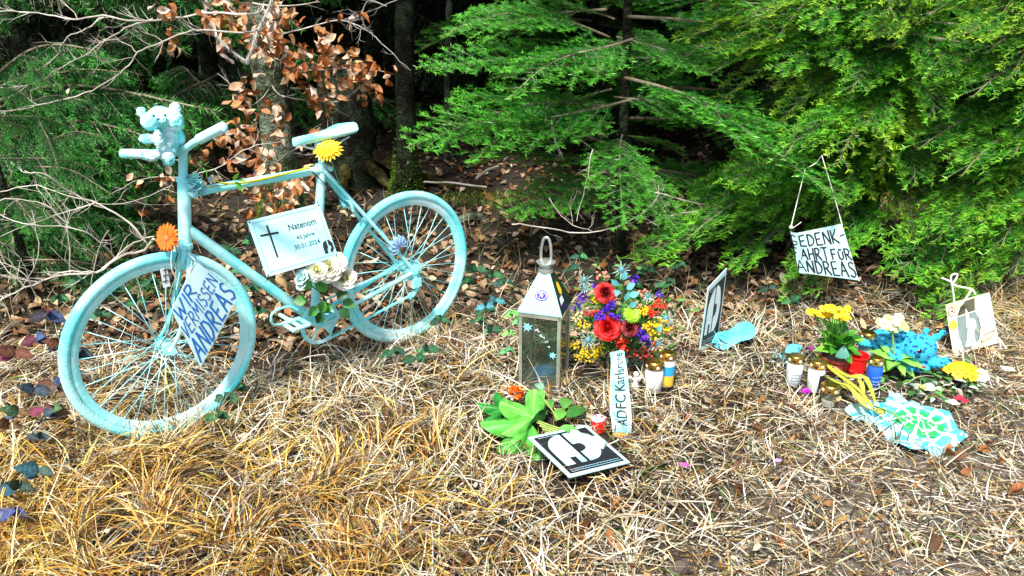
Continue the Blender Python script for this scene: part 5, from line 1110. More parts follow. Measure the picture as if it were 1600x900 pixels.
# ================================================================== grave candles
def candle(label, px, py, Y=None, h=.10, r_=.030, body=(.75, .82, .82), lid=True, mark=None, glass=False, group=None, z=None, tilt=0, win=None):
    p = G(px, py, .0); t = thing('grave_candle', label, 'candle', (p.x, p.y, 0), 0, group)
    M = t.matrix_basis @ Matrix.Rotation(tilt, 4, 'Y') @ Matrix.Rotation(tilt*.5, 4, 'X'); mb = MB(); z0 = .008; mm = M_glass if glass else mat('candle_cup', attr=True, rough=.25, var=.06, scale=30)
    mb.lathe([(r_*.80, z0), (r_*.9, z0+.004), (r_, z0+h*.55), (r_*1.02, z0+h*.85), (r_*.86, z0+h)], M, 24, c=body); mb.build('cup', mm, t)
    if glass: w_ = MB(); w_.lathe([(r_*.7, z0+.004), (r_*.75, z0+h*.4), (0, z0+h*.41)], M, 16, c=(.7, .72, .62)); w_.build('wax', M_colh, t)
    if lid:
        l = MB(); l.lathe([(r_*.90, z0+h), (r_*1.03, z0+h+.003), (r_*1.03, z0+h+.024), (r_*.94, z0+h+.026), (r_*.80, z0+h+.026), (r_*.72, z0+h+.030), (r_*.2, z0+h+.031), (0, z0+h+.030)], M, 24); lo = l.build('lid', M_gold, t)
        for i in range(9): a = 2*math.pi*i/9; d = Vector((math.cos(a), math.sin(a), 0)); ho = MB(); ho.lathe([(.0066, 0), (.0066, .0015), (0, .0016)], M @ zframe(d*r_*1.025+Vector((0, 0, z0+h+.014)), d), 10, c=(.9, .85, .7) if i % 2 else (.03, .02, .01)); ho.build('hole', M_colh, lo, sharp=None)
    def wrap(a0, a1, f0, f1, c): 
        q = MB(); n_ = 12; vs = []
        for i in range(n_+1):
            a = R(a0+(a1-a0)*i/n_)
            for f_ in (f0, f1): rr = r_*(.9+.12*min(f_, .85))+.0012; vs.append(M @ Vector((rr*math.cos(a), rr*math.sin(a), z0+h*f_)))
        q.add(vs, [(2*i, 2*i+2, 2*i+3, 2*i+1) for i in range(n_)], 0, c); return q
    for (a0, a1, f0, f1, c) in (win or []): wrap(a0, a1, f0, f1, c).build('print', M_colh, t, sharp=None)
    return t, M
def scribble(t, M, r_, h, lines, c, seed=1):
    rn = random.Random(seed); mb = MB()
    for z in lines:
        a = -125
        while a < -50:
            l = rn.uniform(4, 11); P = [M @ Vector(((r_*1.05)*math.cos(R(a+l*f_)), (r_*1.05)*math.sin(R(a+l*f_)), h*z+rn.uniform(-.003, .003))) for f_ in (0, .33, .66, 1)]; mb.tube(P, .0009, 4, c=c); a += l+3
    mb.build('print', M_colh, t, sharp=None)
candle('white grave candle with gold lid beside the bouquet', 1020, 612, h=.105, r_=.037, body=(.80, .86, .86))
candle('blue and yellow grave candle with gold lid right of the bouquet', 1040, 604, h=.125, r_=.032, body=(.75, .78, .75), win=[(-150, -20, .45, .80, (.03, .35, .65)), (-150, -20, .05, .45, (.80, .50, .05))])
t, M = candle('white lettered grave candle with gold lid leftmost of the right hand group', 1238, 602, h=.105, r_=.033, body=(.72, .84, .85)); scribble(t, M, .033, .105, (.62, .5, .38, .26), (.05, .08, .2))
candle('white grave candle with a black label between the lettered one and the clear glass one', 1271, 612, h=.108, r_=.033, body=(.78, .84, .84), win=[(-88, -10, .08, .78, (.02, .02, .02))])
candle('clear glass grave candle with gold lid in front of its group', 1293, 636, h=.065, r_=.037, glass=True)
t, M = candle('deep blue grave candle with gold lid beside the red bucket', 1362, 606, h=.105, r_=.030, body=(.02, .12, .62)); scribble(t, M, .030, .105, (.6, .42, .3), (.4, .6, .85), 4)
candle('pale blue grave candle half hidden behind the red bucket', 1349, 566, h=.11, r_=.034, body=(.45, .66, .72))
p = G(936, 677); t = thing('votive_candle', 'small red votive candle with pink wax by the lettered ribbon', 'candle', (p.x, p.y, 0)); M = t.matrix_basis @ Matrix.Translation((0, 0, .012)) @ Matrix.Rotation(R(-6), 4, 'Y')
mb = MB(); mb.lathe([(.022, 0), (.026, .004), (.029, .052), (.027, .052), (.024, .046)], M, 24, c=(.75, .01, .01)); mb.build('cup', M_colh, t); mb = MB(); mb.lathe([(.027, .044), (.027, .055), (.018, .060), (.010, .056), (0, .058)], M, 20, c=(.78, .42, .52))
for i in range(8): a = i*2.1; mb.ell(M @ Vector((.014*math.cos(a), .014*math.sin(a), .058)), .005, nu=6, nv=4, c=(.7, .2, .3) if i % 3 else (.5, .02, .02))
mb.build('wax', M_colh, t)
p = G(992, 612); t = thing('angel_figurine', 'tiny white figurine standing between the ribbon and the white candle', 'figurine', (p.x, p.y, 0)); mb = MB()
mb.lathe([(.017, 0), (.015, .02), (.009, .055), (.011, .066), (.006, .07), (.005, .074)], t.matrix_basis, 14, c=(.85, .87, .87)); mb.ell((p.x, p.y, .083), .011, c=(.85, .87, .87)); mb.build('body', M_colh, t)
for s_ in (-1, 1): mb = MB(); mb.leaf(frame((p.x+s_*.006, p.y+.006, .05), (s_, .3, .9)), .035, .02, .3, .2, 4, c=(.85, .88, .88)); mb.build('wing', M_col, t, sharp=None)

# ================================================================== leaf bunch with orange flower
lf = thing('leaf_bunch', 'bunch with big green lobed leaves and an orange flower lying before the lantern', 'flowers', G(840, 660)); rn = random.Random(14)
def lobed(px, py, size, az, c, lobes=7, z=.07, up=(0, -.3, 1), span=2.3):
    o_ = G(px, py, z); M = frame(o_, (math.cos(az), math.sin(az), .12), up); nr, na = 8, lobes*14; mb = MB(); vs = [M @ Vector((0, 0, 0))]; cs = [tuple(q*1.6 for q in c)]
    for j in range(1, nr+1):
        for i in range(na+1):
            t_ = i/na; a = (t_-.5)*2*span; ph = (t_*lobes) % 1; tri = 1-abs(ph-.5)*2; mid = 1-.28*abs(t_-.5)*2
            rr = size*mid*(.55+.45*math.sin(tri*1.571)**.8); f_ = j/nr; q = min(f_*size*.46/(size*.46), 1); r1 = f_*rr
            vs.append(M @ Vector((math.sin(a)*r1, math.cos(a)*r1, .012*math.sin(ph*6.283)*f_-.035*f_*f_*(size/.15)+.022*tri*f_)))
            cs.append(tuple(min(1, x*(2.3 if tri > .93 or f_ < .08 else .85+.3*abs(math.sin(tri*9+f_*14)))) for x in c))
    fs = [(0, 1+i, 2+i) for i in range(na)]+[(1+(j-1)*(na+1)+i, 1+j*(na+1)+i, 2+j*(na+1)+i, 2+(j-1)*(na+1)+i) for j in range(1, nr) for i in range(na)]
    mb.add(vs, fs); mb.c = cs; mb.build('leaf', mat('glossy_leaf', attr=True, rough=.45, spec=.3, var=.3, scale=25, trans=.15), lf, sharp=None)
lobed(830, 662, .19, math.pi*1.0, (.07, .36, .045), 5, .06); lobed(834, 652, .16, math.pi*.80, (.13, .48, .07), 3, .10, (-.2, -.5, 1), 1.5); lobed(790, 640, .12, math.pi*.9, (.02, .22, .03), 3, .05, span=1.4)
for (x, y, a, L, c) in [(868, 658, 1.1, .10, (.14, .44, .07)), (862, 640, 1.9, .09, (.08, .3, .05)), (885, 652, .6, .11, (.04, .18, .03)), (850, 625, 2.1, .10, (.16, .42, .10)), (872, 672, -.2, .08, (.10, .34, .06)), (856, 648, 2.6, .08, (.03, .14, .03)), (880, 640, 1.3, .10, (.1, .32, .06)), (848, 610, 2.0, .07, (.2, .45, .3))]:
    mb = MB(); mb.leaf(frame(G(x, y, .06), Vector((math.cos(a), math.sin(a), .35)), (0, -.4, 1)), L, L*.48, .7, .3, 7, c=c, wave=.05); mb.build('leaf', M_leafg, lf, sharp=None)
mb = MB()
for i in range(6): mb.tube(subdivide([G(835+i*4, 655+i*5, .06), G(870, 668+i*3, .05), G(912, 676+i*2.4, .05)], 4), .0032, 6, c=jit((.35, .50, .08), .15, rn))
mb.tube(subdivide([G(872, 656, .07), G(855, 630, .10), G(835, 612, .12), G(812, 608, .11)], 4), .003, 6, c=(.4, .45, .12)); mb.build('stem', M_leafg, lf)
mb = MB(); puff(mb, G(806, 612, .08), .032, (.88, .16, .01), 6, 34, .5); mb.build('orange_blossom', M_col, lf, sharp=None); mb = MB(); puff(mb, G(796, 618, .06), .022, (.75, .78, .75), 7, 12, .6); mb.build('white_petals', M_col, lf, sharp=None)
mb = MB(); fp = [G(892+i*6, 677+i*2.2, .055) for i in range(10)]; mb.tube(fp, [.016, .018, .014, .017, .019, .016, .020, .021, .019, .014], 14, c=(.6, .78, .78)); mb.v = [tuple(Vector(v)+noise.noise_vector(Vector(v)*70)*.006) for v in mb.v]
mb.build('wrapping', mat('clear_foil', (.6, .8, .8), .15, .15, 40, alpha=.7, spec=.9), lf, sharp=20)
mb = MB()
for i in range(4): mb.tube([fp[0]+(fp[1]-fp[0])*i*.6+Vector((0, .018*math.cos(a), .018*math.sin(a))) for a in [k_*.5 for k_ in range(13)]], .0012, 4, c=(.75, .78, .75))
mb.build('twine', M_colh, lf)

# ================================================================== right hand group
t = thing('shoe_insole', 'flat turquoise insole shaped card with a printed ring lying beside the upright board', 'card', G(1145, 528, .03)); out = [(1122, 519), (1138, 516), (1150, 508), (1160, 503), (1172, 504), (1179, 512), (1180, 523), (1172, 530), (1158, 533), (1146, 540), (1134, 546), (1122, 545), (1114, 538), (1112, 527)]
ip = G(1145, 536, .02); inn = Vector((-.1, -.75, .62)).normalized(); P = [on_plane(x, y, ip, inn) for x, y in out]; Ps = subdivide(P+[P[0]], 3)[:-1]; mb = MB(); n_ = len(Ps); mb.add(Ps+[p-inn*.006 for p in Ps], [tuple(range(n_)), tuple(range(2*n_-1, n_-1, -1))]+[(i, n_+i, n_+(i+1) % n_, (i+1) % n_) for i in range(n_)])
mb.build('insole', mat('turquoise_card', (.05, .46, .58), .6, .08, 20, spec=.2, color2=(.12, .58, .66), tscale=12), t)
mb = MB(); c0 = on_plane(1128, 532, ip, inn); ex = (on_plane(1132, 532, ip, inn)-c0).normalized(); ey = inn.cross(ex)
mb.tube([c0+inn*.002+(ex*math.cos(a)+ey*math.sin(a))*.024 for a in [k_*.3 for k_ in range(21)]], .0014, 4, closed=True, c=(.03, .25, .35)); mb.tube([c0+inn*.003+ex*-.018+ey*.012, c0+inn*.003+ex*.016+ey*-.016], .002, 4, c=(.02, .03, .05)); mb.tube([c0+inn*.003+ex*-.012+ey*-.008, c0+inn*.003+ex*-.004+ey*-.002], .002, 4, c=(.02, .05, .2)); mb.build('printed_ring', M_colh, t)
# kalanchoe in terracotta pot
def pot(t, M, r_, h, c, tilt=0): mb = MB(); mb.lathe([(r_*.72, 0), (r_*.95, h*.78), (r_*1.06, h*.80), (r_*1.08, h), (r_*.96, h), (r_*.9, h*.85), (0, h*.82)], M, 24, c=c); mb.build('pot', mat('plastic_pot', attr=True, rough=.4, var=.15, scale=20), t)
p = G(1304, 582); kal = thing('potted_kalanchoe', 'yellow flowering kalanchoe in a terracotta coloured pot', 'potted plant', (p.x, p.y, 0)); KM = kal.matrix_basis @ Matrix.Rotation(R(-7), 4, 'X'); pot(kal, KM, .062, .075, (.30, .05, .03)); rn = random.Random(6)
for i in range(26):
    a = i*2.4; el = .35+.9*(i/26); d = Vector((math.cos(a)*math.cos(el), math.sin(a)*math.cos(el)*.8, math.sin(el))); L = rn.uniform(.08, .12)*(1+.25*(i/26)); mb = MB(); mb.leaf(frame(Vector((p.x, p.y, .085+.06*i/26)), d, (-d.x, -d.y-.3, 1)), L, L*.45, .7, .4, 7, c=jit(rn.choice([(.05, .26, .03), (.10, .38, .04), (.03, .16, .02), (.18, .50, .05)]), .12, rn), wave=.06); mb.build('leaf', M_leafg, kal, sharp=None)
ky = p.y+.0
for i, (x, y) in enumerate([(1276, 489), (1284, 484), (1292, 480), (1300, 482), (1308, 485), (1313, 492), (1321, 484), (1318, 496), (1295, 490), (1270, 487), (1304, 494), (1287, 492)]):
    q = DY(x, y, ky-.03+rn.uniform(-.03, .05)); mb = MB()
    for j in range(9): daisy(mb, q+Vector((rn.gauss(0, .011), rn.gauss(0, .011), rn.gauss(0, .006))), Vector((rn.gauss(0, .4), -.6, .8)), .010, (.90, .62, .01), (.75, .4, .01), 5, j, 1)
    mb.build('blossom_cluster', M_col, kal, sharp=None); st_ = MB(); st_.tube([Vector((p.x+(q.x-p.x)*.3, ky, .12)), q], .0022, 5, c=(.12, .34, .05)); st_.build('stem', M_leafg, kal)
mb = MB(); mb.leaf(frame(DY(1312, 560, p.y-.075), (.15, -.25, .95), (0, -1, .3)), .062, .058, .5, .4, 6, c=(.16, .42, .38), tip=.7); tag(mb.build('cloth_scrap', M_leafg, None, sharp=None), 'crinkled grey green leaf of foil stuck at the front of the terracotta pot', 'foil')
# red bucket
p = G(1336, 584); t = thing('bucket', 'small bright red metal bucket standing beside the terracotta pot', 'bucket', (p.x, p.y, 0)); M = t.matrix_basis; mb = MB(); mb.lathe([(.032, 0), (.042, .085), (.046, .087), (.046, .092), (.041, .092), (.037, .02), (0, .015)], M, 28, c=(.78, .01, .012)); mb.build('body', M_colh, t); mb = MB(); mb.tube([M @ Vector((.044*math.cos(a), .044*math.sin(a)*1., .090)) for a in [k_*.3 for k_ in range(21)]], .0022, 5, closed=True, c=(.6, .01, .01)); mb.build('rim', M_colh, t)
# leafy primula with pale flowers
p = G(1393, 586); t = thing('potted_primula', 'large leaved primula with pale yellow and white flowers in front of the blue plush animal', 'potted plant', (p.x, p.y, 0)); pot(t, t.matrix_basis, .045, .05, (.02, .02, .02)); rn = random.Random(16)
for i in range(20):
    a = i*2.4+.5; el = .15+.75*(i/20); d = Vector((math.cos(a)*math.cos(el), math.sin(a)*math.cos(el)*.8-.1, math.sin(el))); L = rn.uniform(.10, .135); mb = MB(); mb.leaf(frame(Vector((p.x, p.y, .05+.02*i/20)), d, (-d.x, -d.y-.2, 1)), L, L*.42, .9, .35, 9, c=jit(rn.choice([(.12, .42, .04), (.2, .52, .05), (.05, .24, .03)]), .12, rn), wave=.09, c2=(.3, .58, .12)); mb.build('leaf', M_leafg, t, sharp=None)
for i, (x, y) in enumerate([(1382, 506), (1392, 500), (1402, 503), (1411, 508), (1395, 510), (1387, 498), (1404, 496), (1376, 503)]):
    q = DY(x, y, p.y+rn.uniform(-.02, .03)); mb = MB()
    daisy(mb, q, Vector((rn.gauss(0, .3), -.7, .7)), .020, (.85, .80, .30) if i % 2 else (.88, .88, .80), (.75, .65, .08), 6, i, 1); daisy(mb, q+Vector((.015, 0, -.012)), Vector((.3, -.7, .5)), .017, (.85, .72, .2), (.75, .6, .05), 6, i+20, 1); mb.build('blossom', M_col, t, sharp=None)
mb = MB(); mb.tube([Vector((p.x, p.y, .07)), DY(1394, 512, p.y)], .004, 6, c=(.3, .5, .12)); mb.build('stem', M_leafg, t)
# yellow primula
p = G(1499, 600); t = thing('potted_primrose', 'orange yellow primrose in a small dark pot below the drawn card', 'potted plant', (p.x, p.y, 0)); pot(t, t.matrix_basis, .04, .045, (.03, .04, .06))
for i in range(16):
    a = i*2.4; d = Vector((math.cos(a), math.sin(a), .35)); mb = MB(); mb.leaf(frame(Vector((p.x, p.y, .045)), d), .07, .032, .6, .3, 6, c=jit((.07, .26, .04), .2, rn), wave=.08); mb.build('leaf', M_leafg, t, sharp=None)
for i in range(24):
    a = i*2.4; q_ = math.sqrt(i/24); q = Vector((p.x+.068*q_*math.cos(a), p.y+.052*q_*math.sin(a), .088-.026*q_*q_)); mb = MB(); daisy(mb, q, Vector((.5*q_*math.cos(a), -.4+.5*q_*math.sin(a), 1)), .021, (.92, .50, .01), (.85, .33, .01), 6, i, 1); mb.build('blossom', M_col, t, sharp=None)
# blue plush leopard
LPm = mat('spotted_plush', (.03, .45, .66), .9, .15, 60, .8, 180)
def spot_nodes(m):
    t_ = m.node_tree; N = t_.nodes; L = t_.links; b = N['Principled BSDF']; src_ = b.inputs['Base Color'].links[0].from_socket; vo = N.new('ShaderNodeTexVoronoi'); vo.inputs['Scale'].default_value = 52; tc = N.new('ShaderNodeTexCoord'); L.new(tc.outputs['Object'], vo.inputs['Vector'])
    rp = N.new('ShaderNodeValToRGB'); rp.color_ramp.elements[0].position = .30; rp.color_ramp.elements[0].color = (1, 1, 1, 1); rp.color_ramp.elements[1].position = .38; rp.color_ramp.elements[1].color = (0, 0, 0, 1); L.new(vo.outputs['Distance'], rp.inputs[0])
    mx = N.new('ShaderNodeMix'); mx.data_type = 'RGBA'; L.new(rp.outputs[0], mx.inputs[0]); L.new(src_, mx.inputs[6]); mx.inputs[7].default_value = (.01, .10, .38, 1); L.new(mx.outputs[2], b.inputs['Base Color'])
spot_nodes(LPm)
p = G(1440, 585); Yl = p.y; t = thing('plush_animal', 'blue spotted plush leopard lying among the potted flowers', 'plush toy', (p.x, p.y, 0))
def LP(x, y, dy=0): return DY(x, y, Yl+dy)
Ms = .0027
plush('body', [(LP(1385, 538, .08), (.065, .05, .045)), (LP(1352, 534, .10), (.040, .04, .025)), (LP(1410, 535, .06), (.07, .055, .060)), (LP(1438, 545, .0), (.068, .055, .066)), (LP(1463, 527, .01), (.022, .012, .018)), (LP(1473, 520, .01), (.016, .010, .015)), (LP(1447, 517, .03), (.016, .010, .015)), (LP(1410, 522, .0), (.020, .012, .015)),
      (LP(1462, 566, -.035), (.042, .034, .026)), (LP(1478, 565, -.03), (.026, .024, .018)), (LP(1440, 575, -.03), (.036, .03, .022)), (LP(1418, 572, -.02), (.035, .04, .022)), (LP(1395, 560, .02), (.045, .06, .04)), (LP(1376, 528, .13), (.05, .04, .04))], LPm, t, .0045, .0009, 200)
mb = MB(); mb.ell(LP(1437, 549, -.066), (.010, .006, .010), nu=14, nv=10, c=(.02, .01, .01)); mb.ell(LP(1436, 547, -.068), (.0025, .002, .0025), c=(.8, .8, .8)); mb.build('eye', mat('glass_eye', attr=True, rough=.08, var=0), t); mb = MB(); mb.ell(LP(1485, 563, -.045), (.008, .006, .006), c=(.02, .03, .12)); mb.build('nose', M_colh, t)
mb = MB(); mb.ell(LP(1444, 573, -.066), (.009, .005, .006), c=(.35, .02, .12)); mb.build('mouth', M_colh, t)
# drawn card with twine bow
t = thing('drawn_card', 'cream card with a pen drawing of a figure hanging from twine under the fir', 'card', G(1520, 555)); B_ = Board(DY(1477, 476, 3.30), DY(1546, 457, 3.30), DY(1561, 535, 3.22), DY(1490, 556, 3.20), .003); B_.board('card', mat('cream_paper', (.74, .70, .55), .7, .06, 12, color2=(.80, .66, .36), tscale=8), t)
mb = MB(); B_.poly(mb, smooth2([(.22, .02), (.18, .35), (.20, .68)])+[(.21, .70), (.62, .72)]+smooth2([(.66, .6), (.67, .4), (.58, .16), (.48, .08)]), .001, c=(.16, .22, .21)); B_.poly(mb, [(.22, .72), (.62, .74), (.66, .98), (.45, .97), (.30, .86)], .001, c=(.07, .07, .04))
B_.poly(mb, smooth2([(.28, .12), (.36, .28), (.38, .5), (.40, .68), (.43, .84), (.46, .68), (.48, .60), (.57, .58), (.58, .42), (.52, .36), (.50, .22), (.52, .10), (.40, .08), (.28, .12)]), .0018, c=(.72, .78, .76)); B_.poly(mb, circ(.10, .58, .085, 1.1), .0015, c=(.85, .55, .03)); B_.ring(mb, .11, .83, .07, .003, 1.2, .0018, c=(.10, .03, .12))
for s_ in ([(.07, .80), (.13, .86), (.15, .80)], [(.08, .86), (.14, .83)], [(.62, .10), (.72, .22), (.95, .26), (.84, .13), (.62, .10)], [(.40, .08), (.44, .2)], [(.44, .10), (.47, .24)], [(.38, .40), (.42, .52), (.41, .60)], [(.66, .6), (.67, .4), (.58, .16)]): B_.ribbon(mb, s_, .0028, .0022, c=(.03, .03, .03))
mb.build('drawing', M_colh, t, sharp=None)
mb = MB(); yb = 3.22
for pts in ([(1471, 434), (1485, 440), (1487, 444)], [(1487, 444), (1486, 432), (1492, 428), (1496, 431), (1488, 444)], [(1487, 444), (1500, 448), (1518, 452), (1524, 460)], [(1487, 444), (1489, 455), (1491, 474)], [(1518, 453), (1512, 462), (1505, 472)], [(1560, 528), (1566, 536), (1572, 545)], [(1560, 528), (1563, 540), (1562, 548)]): mb.tube(subdivide([DY(x, y, yb) for x, y in pts], 4), .0042, 6)
mb.build('twine', M_string, t)
# scarf: pale blue cloth with radial green print
def scarf():
    out = [(1352, 612), (1376, 622), (1392, 608), (1410, 600), (1440, 614), (1470, 632), (1492, 650), (1508, 672), (1512, 682), (1480, 690), (1450, 693), (1420, 694), (1402, 684), (1385, 668), (1368, 650), (1352, 640), (1322, 632), (1335, 622)]
    P = subdivide([G(x, y, .05) for x, y in out]+[G(*out[0], .05)], 3)[:-1]; c0 = G(1438, 655, .05); n_ = len(P); m_ = 30; mb = MB(); P = [p+Vector((noise.noise(p*22), noise.noise(p*22+Vector((9, 9, 9))), 0))*.022 for p in P]; vs = [c0+Vector((0, 0, .012))]
    for j in range(1, m_+1):
        for i, p in enumerate(P):
            f_ = j/m_; q = c0.lerp(p, f_); q.z = .045+float(hgt(q.x, q.y))+.045*noise.noise(Vector((q.x*11, q.y*11, 1)))+.024*abs(noise.noise(Vector((q.x*26+q.y*9, q.y*26, 3))))+.008*noise.noise(Vector((q.x*80, q.y*80, 3)))+(-.02*max(0, f_-.85)/.15)+.018*math.sin(q.x*18+q.y*11)*f_; vs.append(q)
    fs = [(0, 1+i, 1+(i+1) % n_) for i in range(n_)]+[(1+(j-1)*n_+i, 1+j*n_+i, 1+j*n_+(i+1) % n_, 1+(j-1)*n_+(i+1) % n_) for j in range(1, m_) for i in range(n_)]
    mb.add(vs, fs); t = thing('scarf', 'crumpled pale blue cloth with a green and white radiating print', 'cloth', c0)
    m = bpy.data.materials.new('scarf_cloth'); m.use_nodes = True; T = m.node_tree; N = T.nodes; L = T.links; b = N['Principled BSDF']; b.inputs['Roughness'].default_value = .8
    tc = N.new('ShaderNodeTexCoord'); sp = N.new('ShaderNodeSeparateXYZ'); L.new(tc.outputs['Object'], sp.inputs[0])
    def mth(op, a, b_=None, **k_):
        n_ = N.new('ShaderNodeMath'); n_.operation = op
        for i, x in enumerate((a, b_)):
            if x is None: continue
            if isinstance(x, (int, float)): n_.inputs[i].default_value = x
            else: L.new(x, n_.inputs[i])
        return n_.outputs[0]
    X, Y = sp.outputs['X'], mth('MULTIPLY', sp.outputs['Y'], 1.15); ang = mth('ARCTAN2', Y, X); rad = mth('SQRT', mth('ADD', mth('MULTIPLY', X, X), mth('MULTIPLY', Y, Y)))
    ray_ = mth('GREATER_THAN', mth('SINE', mth('MULTIPLY', ang, 11)), .72); rng_ = mth('GREATER_THAN', mth('SINE', mth('MULTIPLY', rad, 130)), .80)
    web = mth('MAXIMUM', ray_, rng_); inner = mth('LESS_THAN', rad, .15); core = mth('LESS_THAN', rad, .018)
    nz = N.new('ShaderNodeTexNoise'); nz.inputs['Scale'].default_value = 22; L.new(tc.outputs['Object'], nz.inputs[0])
    def mix(f_, a, b_):
        n_ = N.new('ShaderNodeMix'); n_.data_type = 'RGBA'; L.new(f_, n_.inputs[0])
        for i, x in ((6, a), (7, b_)):
            if isinstance(x, tuple): n_.inputs[i].default_value = (*x, 1)
            else: L.new(x, n_.inputs[i])
        return n_.outputs[2]
    rg = N.new('ShaderNodeMapRange'); rg.inputs[1].default_value = .085; rg.inputs[2].default_value = .12; L.new(rad, rg.inputs[0])
    greenblue = mix(rg.outputs[0], (.01, .50, .08), (.08, .60, .70)); webc = mix(web, greenblue, (.60, .80, .80)); outerc = mix(mth('GREATER_THAN', nz.outputs['Fac'], .56), (.36, .72, .78), (.04, .44, .64))
    c1 = mix(inner, outerc, webc); c2 = mix(core, c1, (.9, .92, .9)); L.new(c2, b.inputs['Base Color'])
    mb.build('cloth', m, t, sharp=None)
scarf()
# tulips lying across
t = thing('tulip_bunch', 'wilted tulips with long yellow green leaves lying by the candles', 'flowers', G(1320, 610)); rn = random.Random(18)
for pts, wd, c in [([(1270, 550), (1300, 580), (1340, 610), (1366, 640)], .022, (.5, .55, .05)), ([(1285, 565), (1325, 590), (1352, 592), (1370, 640)], .030, (.42, .52, .06)), ([(1290, 590), (1330, 612), (1368, 642)], .026, (.45, .55, .08)), ([(1300, 600), (1325, 605), (1350, 635), (1372, 645)], .024, (.62, .55, .10)), ([(1366, 636), (1395, 648), (1410, 665)], .014, (.15, .4, .08)), ([(1330, 590), (1345, 600), (1350, 625)], .02, (.6, .6, .08))]:
    P = subdivide([G(x, y, .07 if 0 < i < len(pts)-1 else .045) for i, (x, y) in enumerate(pts)], 4); mb = MB(); n_ = len(P); vs = []
    for i, p in enumerate(P):
        tt = (P[min(i+1, n_-1)]-P[max(i-1, 0)]).normalized(); b = tt.cross(Vector((0, 0, 1))).normalized()*wd*.5*math.sin(math.pi*(.08+.9*i/(n_-1))); vs += [p-b+Vector((0, 0, .006)), p, p+b+Vector((0, 0, .008))]
    mb.add(vs, [q for i in range(n_-1) for q in ((3*i, 3*i+1, 3*i+4, 3*i+3), (3*i+1, 3*i+2, 3*i+5, 3*i+4))], 0, c); mb.build('leaf', M_leafg, t, sharp=None)
for (x, y, dx, c) in [(1270, 548, (-.6, .3, .7), (.60, .12, .50)), (1262, 611, (-1, 0, .1), (.45, .04, .50)), (1307, 577, (-.8, -.3, .3), (.80, .38, .30)), (1310, 622, (-.7, -.5, 0), (.82, .62, .30)), (1372, 642, (.5, -.6, .1), (.6, .5, .1))]:
    mb = MB(); p = G(x, y, .05); M = zframe(p, dx)
    for i in range(6): a = i*1.047; mb.leaf(M @ frame((.004*math.cos(a), .004*math.sin(a), -.015), (math.cos(a)*.42, math.sin(a)*.42, 1), (-math.cos(a), -math.sin(a), .3)), .042, .024, -.5, .5, 5, c=jit(c, .2, rn), tip=1.)
    mb.build('blossom', M_col, t, sharp=None)
# foil butterfly
t = thing('foil_ornament', 'crinkled grey foil with a blue wing shape left of the candles', 'decoration', G(1238, 552)); mb = MB()
for i in range(70): d = Vector((rn.gauss(0, 1), rn.gauss(0, .6), abs(rn.gauss(0, .5)))); mb.leaf(frame(G(1232+rn.gauss(0, 13), 560+rn.gauss(0, 7), rn.uniform(.01, .05)), d), rn.uniform(.02, .05), .012, rn.uniform(-1, 1), .5, 3, c=jit(rn.choice([(.3, .38, .4), (.12, .2, .22), (.55, .6, .6), (.08, .3, .3)]), .2, rn))
mb.build('foil', mat('foil', attr=True, rough=.3, metal=.4), t, sharp=None)['kind'] = 'stuff'; mb = MB(); mb.leaf(frame(G(1226, 550, .06), (1, .15, .35), (0, -.8, 1)), .085, .045, .2, .2, 7, c=(.08, .50, .75)); mb.leaf(frame(G(1232, 556, .05), (.9, -.2, .1), (0, -.6, 1)), .06, .03, .2, .2, 6, c=(.1, .42, .62)); mb.build('wing', M_col, t, sharp=None)
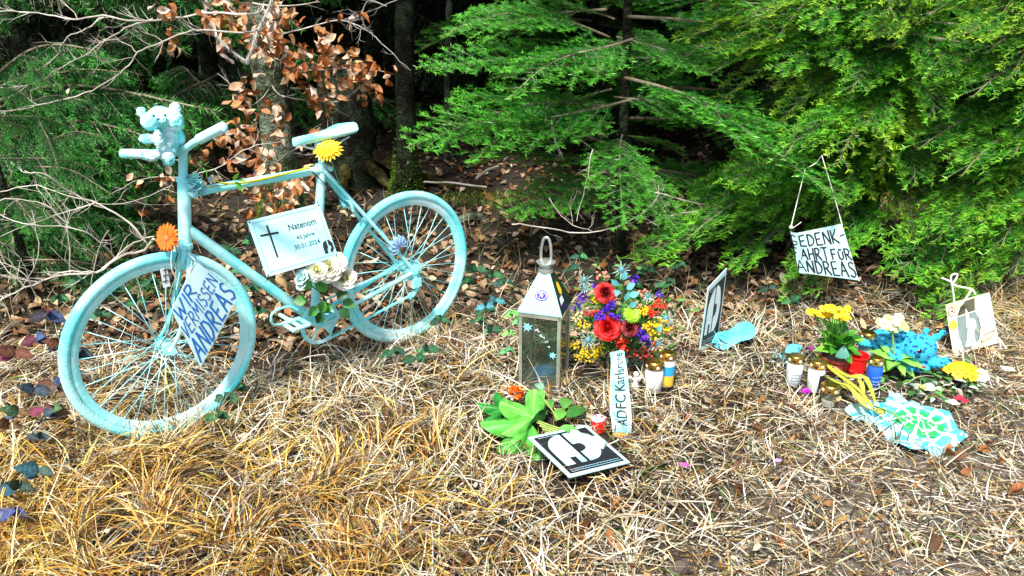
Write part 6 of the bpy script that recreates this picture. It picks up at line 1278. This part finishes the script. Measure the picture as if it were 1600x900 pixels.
# scattered single things
t = thing('white_rose', 'white cut rose standing right of the orange yellow primrose', 'flower', G(1533, 590)); mb = MB(); rose(mb, G(1532, 585, .06), Vector((0, -.3, 1)), .034, (.84, .86, .80), (.8, .8, .7), 70); mb.build('petals', M_col, t, sharp=None); mb = MB(); mb.tube([G(1532, 588, .05), G(1533, 600, 0)], .003, 5, c=(.2, .4, .1)); mb.build('stem', M_leafg, t)
for nm, lb_, cat, x, y, L, W_, c, a in [('white_petal', 'long white petal at the far right of the verge', 'petal', 1568, 578, .07, .03, (.84, .86, .82), 0.), ('red_petal', 'red petals in the straw below the primrose pot', 'petal', 1510, 624, .05, .03, (.6, .03, .08), 2.8), ('cream_petal', 'cream petal beside the blue cloth', 'petal', 1488, 632, .06, .035, (.84, .78, .6), .6), ('pink_petal', 'pink petal on the gravel below the ribbon', 'petal', 1065, 728, .035, .018, (.65, .12, .45), .3), ('lilac_petal', 'small lilac petal in the straw below the candles', 'petal', 1218, 722, .035, .018, (.6, .3, .65), 1.4), ('purple_petal', 'white and purple petal left of the big lobed leaves', 'petal', 765, 663, .035, .03, (.6, .5, .7), 1.2), ('yellow_petal', 'yellow petal above the blue cloth', 'petal', 1438, 606, .045, .025, (.8, .55, .05), -.4), ('silvery_leaf', 'silvery curled leaf between the cloth and the primrose', 'leaf', 1462, 608, .07, .035, (.5, .58, .5), 2.2)]:
    mb = MB(); mb.leaf(frame(G(x, y, .045), (math.cos(a), math.sin(a), .25), (0, -.3, 1)), L, W_, .8, .3, 6, c=c, wave=.08); mb.leaf(frame(G(x, y, .05), (math.cos(a+1.2), math.sin(a+1.2), .4), (0, -.3, 1)), L*.7, W_*.8, .8, .3, 6, c=jit(c, .2, rn), wave=.08); tag(mb.build(nm, M_col, None, sharp=None), lb_, cat)
mb = MB()
for i in range(110):
    x, y = 1460+rn.gauss(0, 38), 600+rn.gauss(0, 12); a = rn.uniform(0, 6.28); mb.leaf(frame(G(x, y, rn.uniform(.02, .05)), (math.cos(a), math.sin(a), rn.uniform(0, .5))), rn.uniform(.03, .06), rn.uniform(.012, .028), rn.uniform(.2, 1.2), .3, 5, c=jit(rn.choice([(.04, .16, .03), (.1, .3, .06), (.35, .45, .35), (.03, .07, .02), (.5, .5, .4)]), .25, rn))
tag(mb.build('cut_greenery', M_leafg, None, sharp=None), 'loose cut green leaves strewn between the cloth and the pots', 'leaves', kind='stuff')
